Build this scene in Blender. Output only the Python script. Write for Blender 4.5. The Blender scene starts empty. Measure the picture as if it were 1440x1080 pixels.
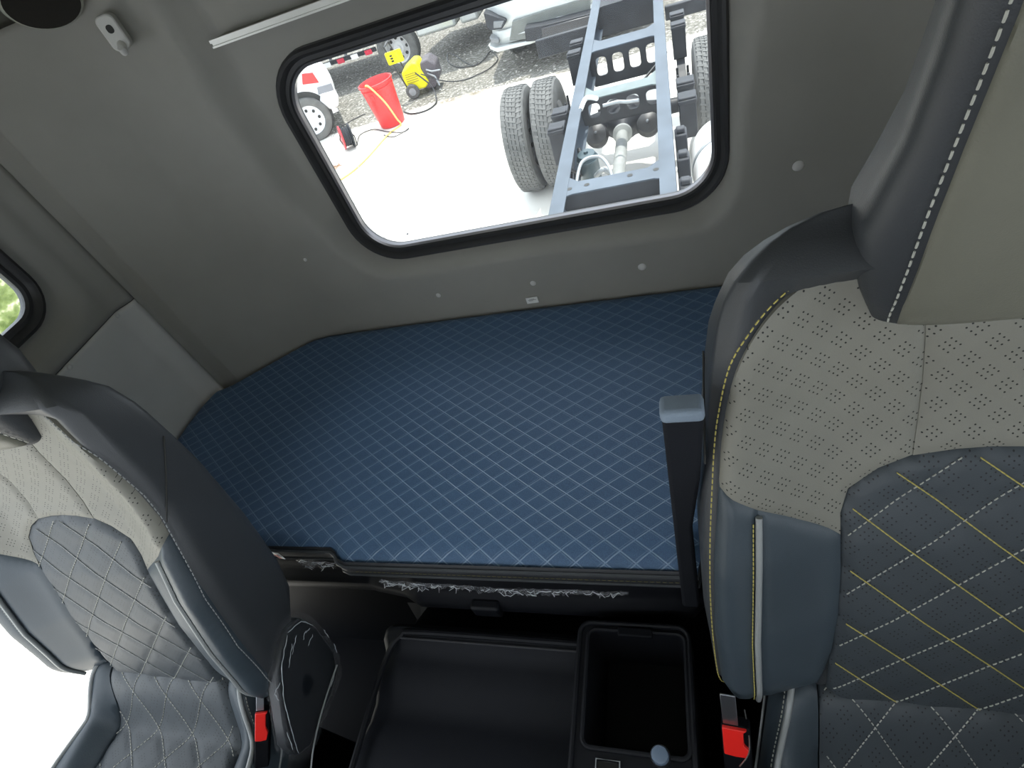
import bpy, bmesh, math, random
import numpy as np
from mathutils import Vector, Matrix, geometry
random.seed(7)
PI = math.pi
SC = bpy.context.scene
COL = SC.collection

# ------------------------------------------------------------------ camera
FPX = 771.94
cd = bpy.data.cameras.new('camera'); cam = bpy.data.objects.new('camera', cd); COL.objects.link(cam)
cd.sensor_fit = 'HORIZONTAL'; cd.sensor_width = 36.0; cd.lens = FPX / 1440 * 36.0
cd.clip_start = 0.02; cd.clip_end = 200
_X = Vector((0.94445523, -0.07932432, -0.31892313)); _Y = Vector((0.15604373, -0.7458219, 0.64761103)); _Z = Vector((-0.28923116, -0.66140558, -0.69201734))
cam.matrix_world = Matrix(((_X[0], -_X[1], -_X[2], 0), (_Y[0], -_Y[1], -_Y[2], 0), (_Z[0], -_Z[1], -_Z[2], 0), (0, 0, 0, 1)))
SC.camera = cam
def ray(px, py):
    d = ((px - 720) / FPX, (py - 540) / FPX, 1.0)
    return Vector([r[0]*d[0] + r[1]*d[1] + r[2]*d[2] for r in (_X, _Y, _Z)])
def atz(px, py, z): d = ray(px, py); return d * (z / d.z)
def aty(px, py, y): d = ray(px, py); return d * (y / d.y)
def atx(px, py, x): d = ray(px, py); return d * (x / d.x)

# ------------------------------------------------------------------ world, sun, exposure
w = bpy.data.worlds.new('sky'); SC.world = w; w.use_nodes = True
bg = w.node_tree.nodes['Background']; bg.inputs[0].default_value = (0.86, 0.93, 1.0, 1); bg.inputs[1].default_value = 1.7
sd = bpy.data.lights.new('sun', 'SUN'); sun = bpy.data.objects.new('sun', sd); COL.objects.link(sun)
sd.energy = 3.6; sd.angle = 0.009; sd.color = (1.0, 0.95, 0.86)
sun.rotation_euler = Vector((-0.10, -0.30, -1.0)).to_track_quat('-Z', 'Y').to_euler()
SC.view_settings.view_transform = 'Standard'; SC.view_settings.look = 'None'
SC.view_settings.gamma = 1.0; SC.view_settings.use_curve_mapping = False
SC.view_settings.exposure = 1.0

# ------------------------------------------------------------------ materials
class S:
    """small shader maths helper around node sockets"""
    def __init__(s, nt, sock): s.nt, s.k = nt, sock
    def _m(s, op, *a, clamp=False):
        n = s.nt.nodes.new('ShaderNodeMath'); n.operation = op; n.use_clamp = clamp
        for i, v in enumerate((s,) + a):
            if isinstance(v, S): s.nt.links.new(v.k, n.inputs[i])
            else: n.inputs[i].default_value = v
        return S(s.nt, n.outputs[0])
    def __add__(s, o): return s._m('ADD', o)
    def __sub__(s, o): return s._m('SUBTRACT', o)
    def __mul__(s, o): return s._m('MULTIPLY', o)
    def __truediv__(s, o): return s._m('DIVIDE', o)
    def frac(s): return s._m('FRACT')
    def abs(s): return s._m('ABSOLUTE')
    def lt(s, o): return s._m('LESS_THAN', o)
    def gt(s, o): return s._m('GREATER_THAN', o)
    def mx(s, o): return s._m('MAXIMUM', o)
    def mn(s, o): return s._m('MINIMUM', o)
    def rnd(s): return s._m('ROUND')
    def sqrt(s): return s._m('SQRT')
    def cl(s): return s._m('ADD', 0.0, clamp=True)
MATS = {}
def new_mat(name, col, rough=0.5, spec=0.5, metal=0.0):
    m = bpy.data.materials.new(name); m.use_nodes = True; nt = m.node_tree
    b = nt.nodes['Principled BSDF']
    b.inputs['Base Color'].default_value = (*col, 1); b.inputs['Roughness'].default_value = rough
    b.inputs['Metallic'].default_value = metal; b.inputs['Specular IOR Level'].default_value = spec
    return m, nt, b
def coord(nt, kind='Object'):
    tc = nt.nodes.new('ShaderNodeTexCoord'); return tc.outputs[kind]
def sep(nt, sock):
    n = nt.nodes.new('ShaderNodeSeparateXYZ'); nt.links.new(sock, n.inputs[0]); return [S(nt, n.outputs[i]) for i in range(3)]
def noise(nt, scale, detail=3, sock=None, rough=0.6, out='Fac'):
    n = nt.nodes.new('ShaderNodeTexNoise'); n.inputs['Scale'].default_value = scale; n.inputs['Detail'].default_value = detail
    n.inputs['Roughness'].default_value = rough
    nt.links.new(sock if sock else coord(nt), n.inputs['Vector']); return n.outputs[out]
def bump(nt, b, h, dist=0.001, strength=0.5, prev=None):
    n = nt.nodes.new('ShaderNodeBump'); n.inputs['Distance'].default_value = dist; n.inputs['Strength'].default_value = strength
    nt.links.new(h.k if isinstance(h, S) else h, n.inputs['Height'])
    if prev: nt.links.new(prev.outputs[0], n.inputs['Normal'])
    nt.links.new(n.outputs[0], b.inputs['Normal']); return n
def mixcol(nt, fac, a, c):
    n = nt.nodes.new('ShaderNodeMix'); n.data_type = 'RGBA'
    nt.links.new(fac.k if isinstance(fac, S) else fac, n.inputs[0])
    for i, v in ((6, a), (7, c)):
        if hasattr(v, 'links') or hasattr(v, 'is_linked'): nt.links.new(v, n.inputs[i])
        else: n.inputs[i].default_value = (*v, 1)
    return n.outputs[2]
def ramp(nt, sock, stops):
    n = nt.nodes.new('ShaderNodeValToRGB'); nt.links.new(sock, n.inputs[0])
    el = n.color_ramp.elements
    while len(el) < len(stops): el.new(0.5)
    for e, (p, c) in zip(el, stops): e.position = p; e.color = (*c, 1)
    return n.outputs[0]
def plain(name, col, rough=0.5, bs=0, bd=0.0006, vary=0.12, spec=0.5, metal=0.0, vs=8, st=0.5):
    """colour with gentle mottling and an optional grain bump"""
    if name in MATS: return MATS[name]
    m, nt, b = new_mat(name, col, rough, spec, metal)
    if vary:
        f = noise(nt, vs, 4)
        nt.links.new(ramp(nt, f, [(0.3, tuple(c*(1-vary) for c in col)), (0.7, tuple(min(1, c*(1+vary)) for c in col))]), b.inputs['Base Color'])
    if bs: bump(nt, b, noise(nt, bs, 2), bd, st)
    MATS[name] = m; return m

M_WALL = plain('grey moulded trim', (0.285, 0.275, 0.248), 0.62, 900, 0.0004, 0.04, spec=0.35)
M_WALL2 = plain('grey lower trim', (0.56, 0.55, 0.52), 0.6, 900, 0.0004, 0.04, spec=0.35)
M_CEIL = plain('grey headliner', (0.36, 0.365, 0.31), 0.9, 700, 0.0006, 0.05, spec=0.1)
M_SEAM = plain('dark seam', (0.03, 0.03, 0.028), 0.8, vary=0)
M_RUB = plain('black rubber', (0.028, 0.028, 0.029), 0.42, 300, 0.0003, 0.1)
M_BLK = plain('black plastic', (0.004, 0.0045, 0.006), 0.6, 1500, 0.0003, 0.1, spec=0.08)
M_BLKS = plain('satin black plastic', (0.0065, 0.007, 0.009), 0.5, 1500, 0.0002, 0.1, spec=0.15)
M_LEA = plain('black leather', (0.036, 0.039, 0.043), 0.46, 700, 0.0005, 0.08, spec=0.4)
M_LEAB = plain('blue black leather', (0.038, 0.051, 0.063), 0.43, 700, 0.0005, 0.08, spec=0.4)
M_TAUPE = plain('taupe leather', (0.135, 0.132, 0.105), 0.5, 600, 0.0006, 0.06, spec=0.4)
M_PIPE = plain('silver piping', (0.24, 0.25, 0.25), 0.3, 0, vary=0.05)
M_YEL = plain('yellow thread', (0.42, 0.35, 0.09), 0.6, vary=0.05)
M_WHT = plain('pale thread', (0.36, 0.36, 0.32), 0.6, vary=0.05)
M_RED = plain('red plastic', (0.75, 0.02, 0.015), 0.3, vary=0.05)
M_STEEL = plain('brushed steel', (0.45, 0.47, 0.5), 0.3, vary=0.05, metal=1.0)
M_ALU = plain('aluminium rail', (0.72, 0.71, 0.66), 0.35, vary=0.03, metal=0.3)
M_WHITE = plain('white plastic', (0.75, 0.75, 0.74), 0.4, vary=0.03)

def perf_mask(nt, uv, r=0.00095):
    u, v, _ = sep(nt, uv)
    c = 0.0262
    p = (u + v) * 0.70711; q = (u - v) * 0.70711
    out = None
    ds = []
    for k in (p, q):
        l = ((k / c).frac() - 0.5) * c
        st = (l / 0.0060).rnd().mx(-1.0).mn(1.0)
        ds.append(l - st * 0.0060)
    d = (ds[0]*ds[0] + ds[1]*ds[1]).sqrt()
    return d.lt(r)
def m_perf(name, col, hole, rough):
    m, nt, b = new_mat(name, col, rough, 0.4)
    uv = coord(nt, 'UV'); msk = perf_mask(nt, uv)
    f = noise(nt, 9, 3)
    base = ramp(nt, f, [(0.3, tuple(c*0.93 for c in col)), (0.7, tuple(c*1.06 for c in col))])
    nt.links.new(mixcol(nt, msk, base, hole), b.inputs['Base Color'])
    b1 = bump(nt, b, noise(nt, 650, 2), 0.0005, 0.45)
    bump(nt, b, (msk * -1.0), 0.0012, 0.6, b1)
    MATS[name] = m; return m
M_PERF = m_perf('perforated taupe leather', (0.185, 0.178, 0.150), (0.006, 0.006, 0.005), 0.55)
M_QUILT = m_perf('perforated dark leather', (0.040, 0.048, 0.055), (0.007, 0.008, 0.009), 0.5)

# quilted navy bed fabric: thin double lattice lines, a little glossier than the cloth
def m_bed():
    m, nt, b = new_mat('navy lattice fabric', (0.03, 0.055, 0.1), 0.75, 0.4)
    x, y, z = sep(nt, coord(nt))
    A = (x + 0.1966) / 0.0512; B = (y - 0.7088) / 0.0362
    def ln(k, off, wd):
        d = ((k + (off + 0.5)).frac() - 0.5).abs()
        return (S(nt, d.k) / wd * -1.0 + 1.0).cl()
    p = A + B; q = A - B
    l1 = ln(p, 0, 0.05).mx(ln(q, 0, 0.05)); l2 = ln(p, 0.13, 0.03).mx(ln(q, 0.13, 0.03)) * 0.35
    line = l1.mx(l2)
    fine = noise(nt, 900, 2)
    big = noise(nt, 5, 2)
    base = ramp(nt, fine, [(0.3, (0.028, 0.064, 0.125)), (0.72, (0.062, 0.132, 0.245))])
    nt.links.new(mixcol(nt, line * 0.75, base, (0.13, 0.24, 0.38)), b.inputs['Base Color'])
    nt.links.new((line * -0.46 + 0.68).k, b.inputs['Roughness']); nt.links.new((line * 0.8 + 0.4).k, b.inputs['Specular IOR Level'])
    b1 = bump(nt, b, fine, 0.0008, 0.5)
    bump(nt, b, line, 0.0012, 0.5, b1)
    b.inputs['IOR'].default_value = 1.65
    b.inputs['Sheen Weight'].default_value = 0.15; b.inputs['Sheen Tint'].default_value = (0.4, 0.6, 0.9, 1)
    MATS['bed'] = m; return m
M_BED = m_bed()
M_BEDEDGE = plain('navy edge cloth', (0.022, 0.036, 0.06), 0.8, 800, 0.0008, 0.15)

def m_mat():
    m, nt, b = new_mat('ribbed black mat', (0.008, 0.009, 0.012), 0.55, 0.12)
    x, y, z = sep(nt, coord(nt))
    h = (((x + y) / 0.004).frac() - 0.5).abs().mx((((x - y) / 0.004).frac() - 0.5).abs())
    bump(nt, b, h, 0.0008, 0.5); return m
M_MAT = m_mat()

def m_glass(name, dust, tint=(0.93, 0.95, 0.96)):
    m = bpy.data.materials.new(name); m.use_nodes = True; nt = m.node_tree
    for n in list(nt.nodes): nt.nodes.remove(n)
    out = nt.nodes.new('ShaderNodeOutputMaterial'); tr = nt.nodes.new('ShaderNodeBsdfTransparent'); gl = nt.nodes.new('ShaderNodeBsdfGlossy')
    tr.inputs[0].default_value = (*tint, 1); gl.inputs['Roughness'].default_value = 0.02
    fr = nt.nodes.new('ShaderNodeFresnel'); fr.inputs[0].default_value = 1.35
    mx = nt.nodes.new('ShaderNodeMixShader'); nt.links.new(fr.outputs[0], mx.inputs[0]); nt.links.new(tr.outputs[0], mx.inputs[1]); nt.links.new(gl.outputs[0], mx.inputs[2])
    df = nt.nodes.new('ShaderNodeBsdfTranslucent'); df.inputs[0].default_value = (0.9, 0.92, 0.95, 1)
    m2 = nt.nodes.new('ShaderNodeMixShader')
    f = noise(nt, 30, 5); r = ramp(nt, f, [(0.3, (dust*0.8,)*3), (0.75, (dust*1.25,)*3)])
    nt.links.new(r, m2.inputs[0]); nt.links.new(mx.outputs[0], m2.inputs[1]); nt.links.new(df.outputs[0], m2.inputs[2])
    nt.links.new(m2.outputs[0], out.inputs[0]); return m
M_GLASS = m_glass('dusty window glass', 0.012)
M_GLASS2 = m_glass('clear window glass', 0.01)
def m_film():
    m, nt, b = new_mat('clear plastic film', (0.3, 0.31, 0.33), 0.12, 0.5)
    b.inputs['Alpha'].default_value = 0.07
    bump(nt, b, noise(nt, 60, 5), 0.01, 0.9); return m
M_FILM = m_film()
M_FILM2 = m_film(); M_FILM2.node_tree.nodes['Principled BSDF'].inputs['Alpha'].default_value = .13; M_FILM2.node_tree.nodes['Principled BSDF'].inputs['Base Color'].default_value = (.6, .62, .66, 1)

# ------------------------------------------------------------------ object helpers
def tag(o, label=None, cat=None, group=None, kind=None):
    if label: o['label'] = label
    if cat: o['category'] = cat
    if group: o['group'] = group
    if kind: o['kind'] = kind
    return o
def thing(name, label, cat, loc=(0, 0, 0), group=None, rz=0):
    o = bpy.data.objects.new(name, None); COL.objects.link(o); o.location = loc; o.rotation_euler = (0, 0, rz)
    o.empty_display_size = 0.05
    return tag(o, label, cat, group)
class MB:
    def __init__(s): s.v = []; s.f = []; s.uv = None; s.mi = []; s.cur = 0
    def add(s, vs, fs):
        n = len(s.v); s.v += [tuple(p) for p in vs]; s.f += [tuple(i + n for i in f) for f in fs]; s.mi += [s.cur] * len(fs); return s
    def box(s, lo, hi, M=None):
        (a, b, c), (d, e, f) = lo, hi
        vs = [(a, b, c), (d, b, c), (d, e, c), (a, e, c), (a, b, f), (d, b, f), (d, e, f), (a, e, f)]
        if M: vs = [M @ Vector(p) for p in vs]
        return s.add(vs, [(3, 2, 1, 0), (4, 5, 6, 7), (0, 1, 5, 4), (1, 2, 6, 5), (2, 3, 7, 6), (3, 0, 4, 7)])
    def bar(s, p, q, w, h, up=(0, 0, 1)):
        p, q = Vector(p), Vector(q); d = (q - p).normalized(); sx = d.cross(Vector(up))
        if sx.length < 1e-6: sx = d.cross(Vector((1, 0, 0)))
        sx.normalize(); u = sx.cross(d)
        vs = [b + sx * (i * w / 2) + u * (j * h / 2) for b in (p, q) for i, j in ((-1, -1), (1, -1), (1, 1), (-1, 1))]
        return s.add(vs, [(3, 2, 1, 0), (4, 5, 6, 7), (0, 1, 5, 4), (1, 2, 6, 5), (2, 3, 7, 6), (3, 0, 4, 7)])
    def tube(s, pts, r, n=8, closed=False):
        pts = [Vector(p) for p in pts]; N = len(pts); rs = r if isinstance(r, (list, tuple)) else [r] * N
        vs = []; prev = None
        for i, p in enumerate(pts):
            if closed: t = pts[(i + 1) % N] - pts[i - 1]
            else: t = pts[min(i + 1, N - 1)] - pts[max(i - 1, 0)]
            t.normalize()
            if prev is None:
                u = t.cross(Vector((0, 0, 1)));
                if u.length < 1e-3: u = t.cross(Vector((0, 1, 0)))
            else: u = prev - t * prev.dot(t)
            u.normalize(); prev = u; w_ = t.cross(u)
            vs += [p + (u * math.cos(2*PI*k/n) + w_ * math.sin(2*PI*k/n)) * rs[i] for k in range(n)]
        fs = []
        for i in range(N if closed else N - 1):
            a, b = i * n, ((i + 1) % N) * n
            fs += [(a + k, a + (k+1) % n, b + (k+1) % n, b + k) for k in range(n)]
        if not closed: fs += [tuple(range(n))[::-1], tuple(range((N-1)*n, N*n))]
        return s.add(vs, fs)
    def rings(s, rings, cap=True):
        n = len(rings[0]); vs = [p for r in rings for p in r]; fs = []
        for i in range(len(rings) - 1):
            a, b = i*n, (i+1)*n
            fs += [(a+k, a+(k+1) % n, b+(k+1) % n, b+k) for k in range(n)]
        if cap: fs += [tuple(range(n))[::-1], tuple(range((len(rings)-1)*n, len(rings)*n))]
        return s.add(vs, fs)
    def lathe(s, prof, c, axis=(0, 0, 1), n=32, cap=True):
        """prof: (radius, height along axis)"""
        a = Vector(axis).normalized(); u = a.cross(Vector((0, 0, 1)))
        if u.length < 1e-3: u = Vector((1, 0, 0))
        u.normalize(); v = a.cross(u); c = Vector(c)
        return s.rings([[c + a*h + (u*math.cos(2*PI*k/n) + v*math.sin(2*PI*k/n))*r for k in range(n)] for r, h in prof], cap)
    def prism(s, poly, lo, hi, axis=2, M=None):
        """extrude a 2D outline along an axis"""
        def p3(p, t): q = [p[0], p[1]]; q.insert(axis, t); return M @ Vector(q) if M else tuple(q)
        n = len(poly); vs = [p3(p, lo) for p in poly] + [p3(p, hi) for p in poly]
        fs = [tuple(range(n))[::-1], tuple(range(n, 2*n))] + [(i, (i+1) % n, n+(i+1) % n, n+i) for i in range(n)]
        return s.add(vs, fs)
    def build(s, name, mat, parent=None, smooth=True, bevel=0, seg=2, ang=40):
        me = bpy.data.meshes.new(name); me.from_pydata(s.v, [], s.f); me.update()
        mats = mat if isinstance(mat, (list, tuple)) else [mat]
        for m in mats: me.materials.append(m)
        if len(mats) > 1: me.polygons.foreach_set('material_index', s.mi)
        bm = bmesh.new(); bm.from_mesh(me); bmesh.ops.recalc_face_normals(bm, faces=bm.faces); bm.to_mesh(me); bm.free()
        if s.uv:
            l = me.uv_layers.new(name='UVMap')
            for lp in me.loops: l.data[lp.index].uv = s.uv[lp.vertex_index]
        o = bpy.data.objects.new(name, me); COL.objects.link(o)
        if smooth:
            me.polygons.foreach_set('use_smooth', [True] * len(me.polygons))
            me.set_sharp_from_angle(angle=math.radians(ang))
        if bevel:
            b = o.modifiers.new('bevel', 'BEVEL'); b.width = bevel; b.segments = seg; b.limit_method = 'ANGLE'; b.angle_limit = math.radians(35)
            b.harden_normals = False
        if parent:
            o.parent = parent
            if parent.type == 'MESH' and False: pass
        return o
def sstep(a, b, x):
    t = np.clip((x - a) / (b - a), 0, 1); return t*t*(3 - 2*t)
def rrect(x0, x1, y0, y1, r, n=8):
    pts = []
    for cx, cy, a0 in ((x1-r, y1-r, 0), (x0+r, y1-r, 90), (x0+r, y0+r, 180), (x1-r, y0+r, 270)):
        for k in range(n+1):
            a = math.radians(a0 + 90*k/n); pts.append((cx + r*math.cos(a), cy + r*math.sin(a)))
    return pts
def resample(poly, step, closed=True):
    out = []; N = len(poly)
    for i in range(N if closed else N - 1):
        a = np.array(poly[i], float); b = np.array(poly[(i+1) % N], float); d = np.linalg.norm(b - a)
        k = max(1, int(round(d/step)))
        for j in range(k): out.append(tuple(a + (b - a)*j/k))
    if not closed: out.append(tuple(poly[-1]))
    return out
def spline(pts, n=8, closed=False):
    """Catmull-Rom through points"""
    P = [np.array(p, float) for p in pts]; N = len(P); out = []
    for i in range(N if closed else N - 1):
        g = (lambda k: P[k % N]) if closed else (lambda k: P[min(max(k, 0), N-1)])
        a, b, c, d = g(i-1), g(i), g(i+1), g(i+2)
        for j in range(n):
            t = j/n; out.append(tuple(0.5*((2*b) + (c - a)*t + (2*a - 5*b + 4*c - d)*t*t + (3*b - a - 3*c + d)*t**3)))
    if not closed: out.append(tuple(P[-1]))
    return out
def pdist(q, poly, closed=True):
    """distance from points q (n,2) to an outline"""
    P = np.array(poly, float); A = P if closed else P[:-1]; B = np.roll(P, -1, 0) if closed else P[1:]
    d = np.full(len(q), 9.0)
    for a, b in zip(A, B):
        ab = b - a; L = ab @ ab
        if L < 1e-14: continue
        t = np.clip(((q - a) @ ab)/L, 0, 1); d = np.minimum(d, np.linalg.norm(q - (a + t[:, None]*ab), axis=1))
    return d
def pinside(q, poly):
    P = np.array(poly, float); x, y = q[:, 0], q[:, 1]; ins = np.zeros(len(q), bool)
    for (x1, y1), (x2, y2) in zip(P, np.roll(P, -1, 0)):
        if y1 == y2: continue
        c = ((y1 > y) != (y2 > y)) & (x < (x2 - x1)*(y - y1)/(y2 - y1) + x1); ins ^= c
    return ins
def patch(name, poly, surf, mat, parent, res=0.007, thick=0.015, drop=0.006, dw=0.01, disp=None, tdir=(0, 1, 0), uvf=None, flip=1):
    """a padded panel: outline in surface parameters, lifted on surf(a,b)->xyz, sunk along its border, with a skirt"""
    poly = resample(poly, res)
    P = np.array(poly); lo, hi = P.min(0), P.max(0)
    gx = np.arange(lo[0], hi[0], res); gy = np.arange(lo[1], hi[1], res*0.87)
    G = np.array([(x + (j % 2)*res/2, y) for j, y in enumerate(gy) for x in gx])
    G = G[pinside(G, poly)]; G = G[pdist(G, poly) > res*0.45] if len(G) else G
    pts = [Vector(p) for p in poly] + [Vector(p) for p in G]
    n = len(poly)
    vs, es, fs, ov, oe, of = geometry.delaunay_2d_cdt(pts, [], [list(range(n))], 1, 1e-6)
    Q = np.array([(v[0], v[1]) for v in vs])
    D = pdist(Q, poly)
    t = np.array(tdir, float)
    X = np.array([surf(a, b) for a, b in Q])
    sink = drop*np.exp(-(D/dw)**2)
    if disp is not None: sink = sink - disp(Q[:, 0], Q[:, 1], D)
    X = X + sink[:, None]*t
    mb = MB(); mb.add(X, [tuple(f) for f in fs])
    cnt = {}
    for f in fs:
        for i in range(len(f)):
            e = (f[i], f[(i+1) % len(f)]); k = tuple(sorted(e)); cnt.setdefault(k, []).append(e)
    bd = [v[0] for v in cnt.values() if len(v) == 1]
    bi = sorted({i for e in bd for i in e}); mp = {i: len(X) + k for k, i in enumerate(bi)}
    mb.v += [tuple(X[i] + t*thick) for i in bi]
    for a, b in bd: mb.f.append((b, a, mp[a], mp[b])); mb.mi.append(0)
    uv = [tuple(uvf(*q)) if uvf else tuple(q) for q in Q]; mb.uv = uv + [uv[i] for i in bi]
    return mb.build(name, mat, parent, ang=60)
def dashes(mb, pts, L=0.0045, gap=0.0028, r=0.0006, off=(0, -0.0008, 0)):
    """short thread stitches along a 3D polyline"""
    P = [np.array(p, float) for p in pts]; cum = [0]
    for a, b in zip(P, P[1:]): cum.append(cum[-1] + np.linalg.norm(b - a))
    def at(s):
        i = min(max(np.searchsorted(cum, s) - 1, 0), len(P) - 2); t = (s - cum[i])/max(1e-9, cum[i+1] - cum[i]); return P[i] + (P[i+1] - P[i])*t
    s = gap; o = np.array(off)
    while s + L < cum[-1]:
        a, m_, b = at(s), at(s + L/2), at(s + L)
        mb.tube([a + o*0.1, a + o, m_ + o*1.25, b + o, b + o*0.1], [r*0.6, r, r*1.1, r, r*0.6], 5); s += L + gap

# ================================================================== the cab shell
# plan outline of the rear panel, from the left seam round to the right seam (x, y)
CX = -0.355
half = [(-0.40, 1.100), (-0.60, 1.100), (-0.665, 1.097), (-0.715, 1.088), (-0.765, 1.067), (-0.805, 1.042), (-0.932, 0.953), (-0.941, 0.949), (-0.962, 0.9465), (-0.988, 0.943), (-1.003, 0.934)]
plan = [(CX + x, y) for x, y in spline(half, 7)][::-1]
plan = plan + [(2*CX - x, y) for x, y in plan[::-1]]
plan = resample(plan, 0.0125, closed=False)
Z0, Z1 = -0.96, 0.005
outer = spline([(-0.918, 0.10), (-0.918, -0.14), (-0.926, -0.235), (-0.915, -0.42), (-0.868, -0.545), (-0.825, -0.66), (-0.775, -0.708), (-0.70, -0.724), (-0.36, -0.722),
                (0.00, -0.730), (0.062, -0.716), (0.105, -0.655), (0.120, -0.50), (0.132, -0.40), (0.148, -0.32), (0.158, -0.14), (0.158, 0.10)], 6)
WX0, WX1, WZ0, WZ1, WR = -0.795, 0.085, -0.685, -0.207, 0.105
win = rrect(WX0, WX1, WZ0, WZ1, WR)
zs = np.linspace(Z0, Z1, 82)
def rear_grid():
    P = np.array(plan); T = np.gradient(P, axis=0); T /= np.linalg.norm(T, axis=1)[:, None]
    N = np.stack([-T[:, 1], T[:, 0]], 1)       # pointing outwards (towards +y in the middle)
    if N[len(N)//2][1] < 0: N = -N
    XX, ZZ = np.meshgrid(P[:, 0], zs, indexing='ij')
    q = np.stack([XX.ravel(), ZZ.ravel()], 1)
    mid = (np.abs(q[:, 0] - CX) < 0.70)
    din = np.where(pinside(q, outer), pdist(q, outer, False), 0)
    e = pdist(q, win); iw = pinside(q, win)
    e = np.maximum(e - .010, 0)
    t = np.where(iw, 1.0, din/(np.minimum(din + e, .062) + 1e-6))
    t = np.clip(t, 0, 1); t = np.where(t > .6, 1 - (1 - t)**2*1.25/.5*.4 - (1-t)*.2*0, t) if False else t*(1.25 - .25*t)
    dep = 0.052*t*(din > 0)*mid
    dep = dep.reshape(XX.shape); iw = iw.reshape(XX.shape)
    V = np.zeros(XX.shape + (3,)); lean = 0.0
    V[..., 0] = XX + N[:, 0][:, None]*dep; V[..., 1] = P[:, 1][:, None] + N[:, 1][:, None]*dep; V[..., 2] = ZZ
    n, m = XX.shape; vs = V.reshape(-1, 3).tolist(); fs = []
    for i in range(n-1):
        for j in range(m-1):
            if iw[i, j] or iw[i+1, j] or iw[i, j+1] or iw[i+1, j+1]: continue
            fs.append((i*m+j, (i+1)*m+j, (i+1)*m+j+1, i*m+j+1))
    return vs, fs
mb = MB(); v_, f_ = rear_grid(); mb.add(v_, f_)
WR_O = mb.build('wall_rear', M_WALL, ang=80); tag(WR_O, kind='structure')
sl = WR_O.modifiers.new('s', 'SOLIDIFY'); sl.thickness = 0.004; sl.offset = 1 if False else -1
# outer skin of the cab behind the trim, with the window opening
mb = MB()
ring_o = rrect(-1.42, 0.71, -1.15, 0.16, 0.05); ring_i = rrect(WX0 + .012, WX1 - .012, WZ0 + .012, WZ1 - .012, WR - .01)
M_BODY = plain('white cab paint', (0.7, 0.72, 0.74), 0.3, vary=0.02)
for Y in (1.163, 1.169): mb.add([(x, Y, z) for x, z in ring_o] + [(x, Y, z) for x, z in ring_i], [])
n = len(ring_o)
for k in (0, 1):
    b = k*2*n
    mb.add([], []); mb.f += [(b+i, b+(i+1) % n, b+n+(i+1) % n, b+n+i) for i in range(n)]; mb.mi += [0]*n
mb.f += [(n+i, n+(i+1) % n, 3*n+(i+1) % n, 3*n+i) for i in range(n)]; mb.mi += [0]*n
tag(mb.build('trim_1', M_BODY, ang=30), kind='structure')
# rubber gasket round the rear window: two beads
def bead(poly, prof):
    """sweep a closed profile (offset outwards, y) round an outline in x,z"""
    P = np.array(poly, float); c = P.mean(0)
    T = np.roll(P, -1, 0) - np.roll(P, 1, 0); T /= np.linalg.norm(T, axis=1)[:, None]; N = np.stack([T[:, 1], -T[:, 0]], 1)
    if ((P - c)*N).sum() < 0: N = -N
    m = MB(); n = len(P); k = len(prof)
    vs = [(P[i, 0] + N[i, 0]*o, y, P[i, 1] + N[i, 1]*o) for i in range(n) for o, y in prof]
    fs = [(i*k+j, ((i+1) % n)*k+j, ((i+1) % n)*k+(j+1) % k, i*k+(j+1) % k) for i in range(n) for j in range(k)]
    return m.add(vs, fs)
W0 = resample(rrect(WX0, WX1, WZ0, WZ1, WR, 10), 0.02)
G_ = thing('window_1', None, None, (0, 0, 0)); tag(G_, kind='structure')
g1 = bead(W0, [(-.016, 1.170), (-.016, 1.150), (-.010, 1.143), (-.002, 1.143), (.001, 1.137), (.005, 1.131), (.011, 1.130), (.0155, 1.136), (.017, 1.150), (.017, 1.168)])
g1.build('gasket', M_RUB, G_, ang=30)
g2 = bead(W0, [(-.019, 1.160), (-.019, 1.149), (-.014, 1.146), (-.010, 1.150), (-.010, 1.160)])
g2.build('trim_strip', plain('dull chrome strip', (0.25, 0.24, 0.25), 0.3, vary=0, metal=0.6), G_)
mb = MB(); mb.prism(rrect(WX0 + .005, WX1 - .005, WZ0 + .005, WZ1 - .005, WR), 1.156, 1.160, axis=1)
mb.build('pane', M_GLASS, G_, smooth=False)
# added unseen overhang outside above the rear window, keeps sun off the bed
mb = MB(); mb.prism([(1.165, -0.10), (1.30, -0.085), (1.30, -0.075), (1.165, 0.02)], -1.40, 0.69, axis=0)
tag(mb.build('added_overhang', M_BODY, smooth=False), kind='structure')

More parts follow.
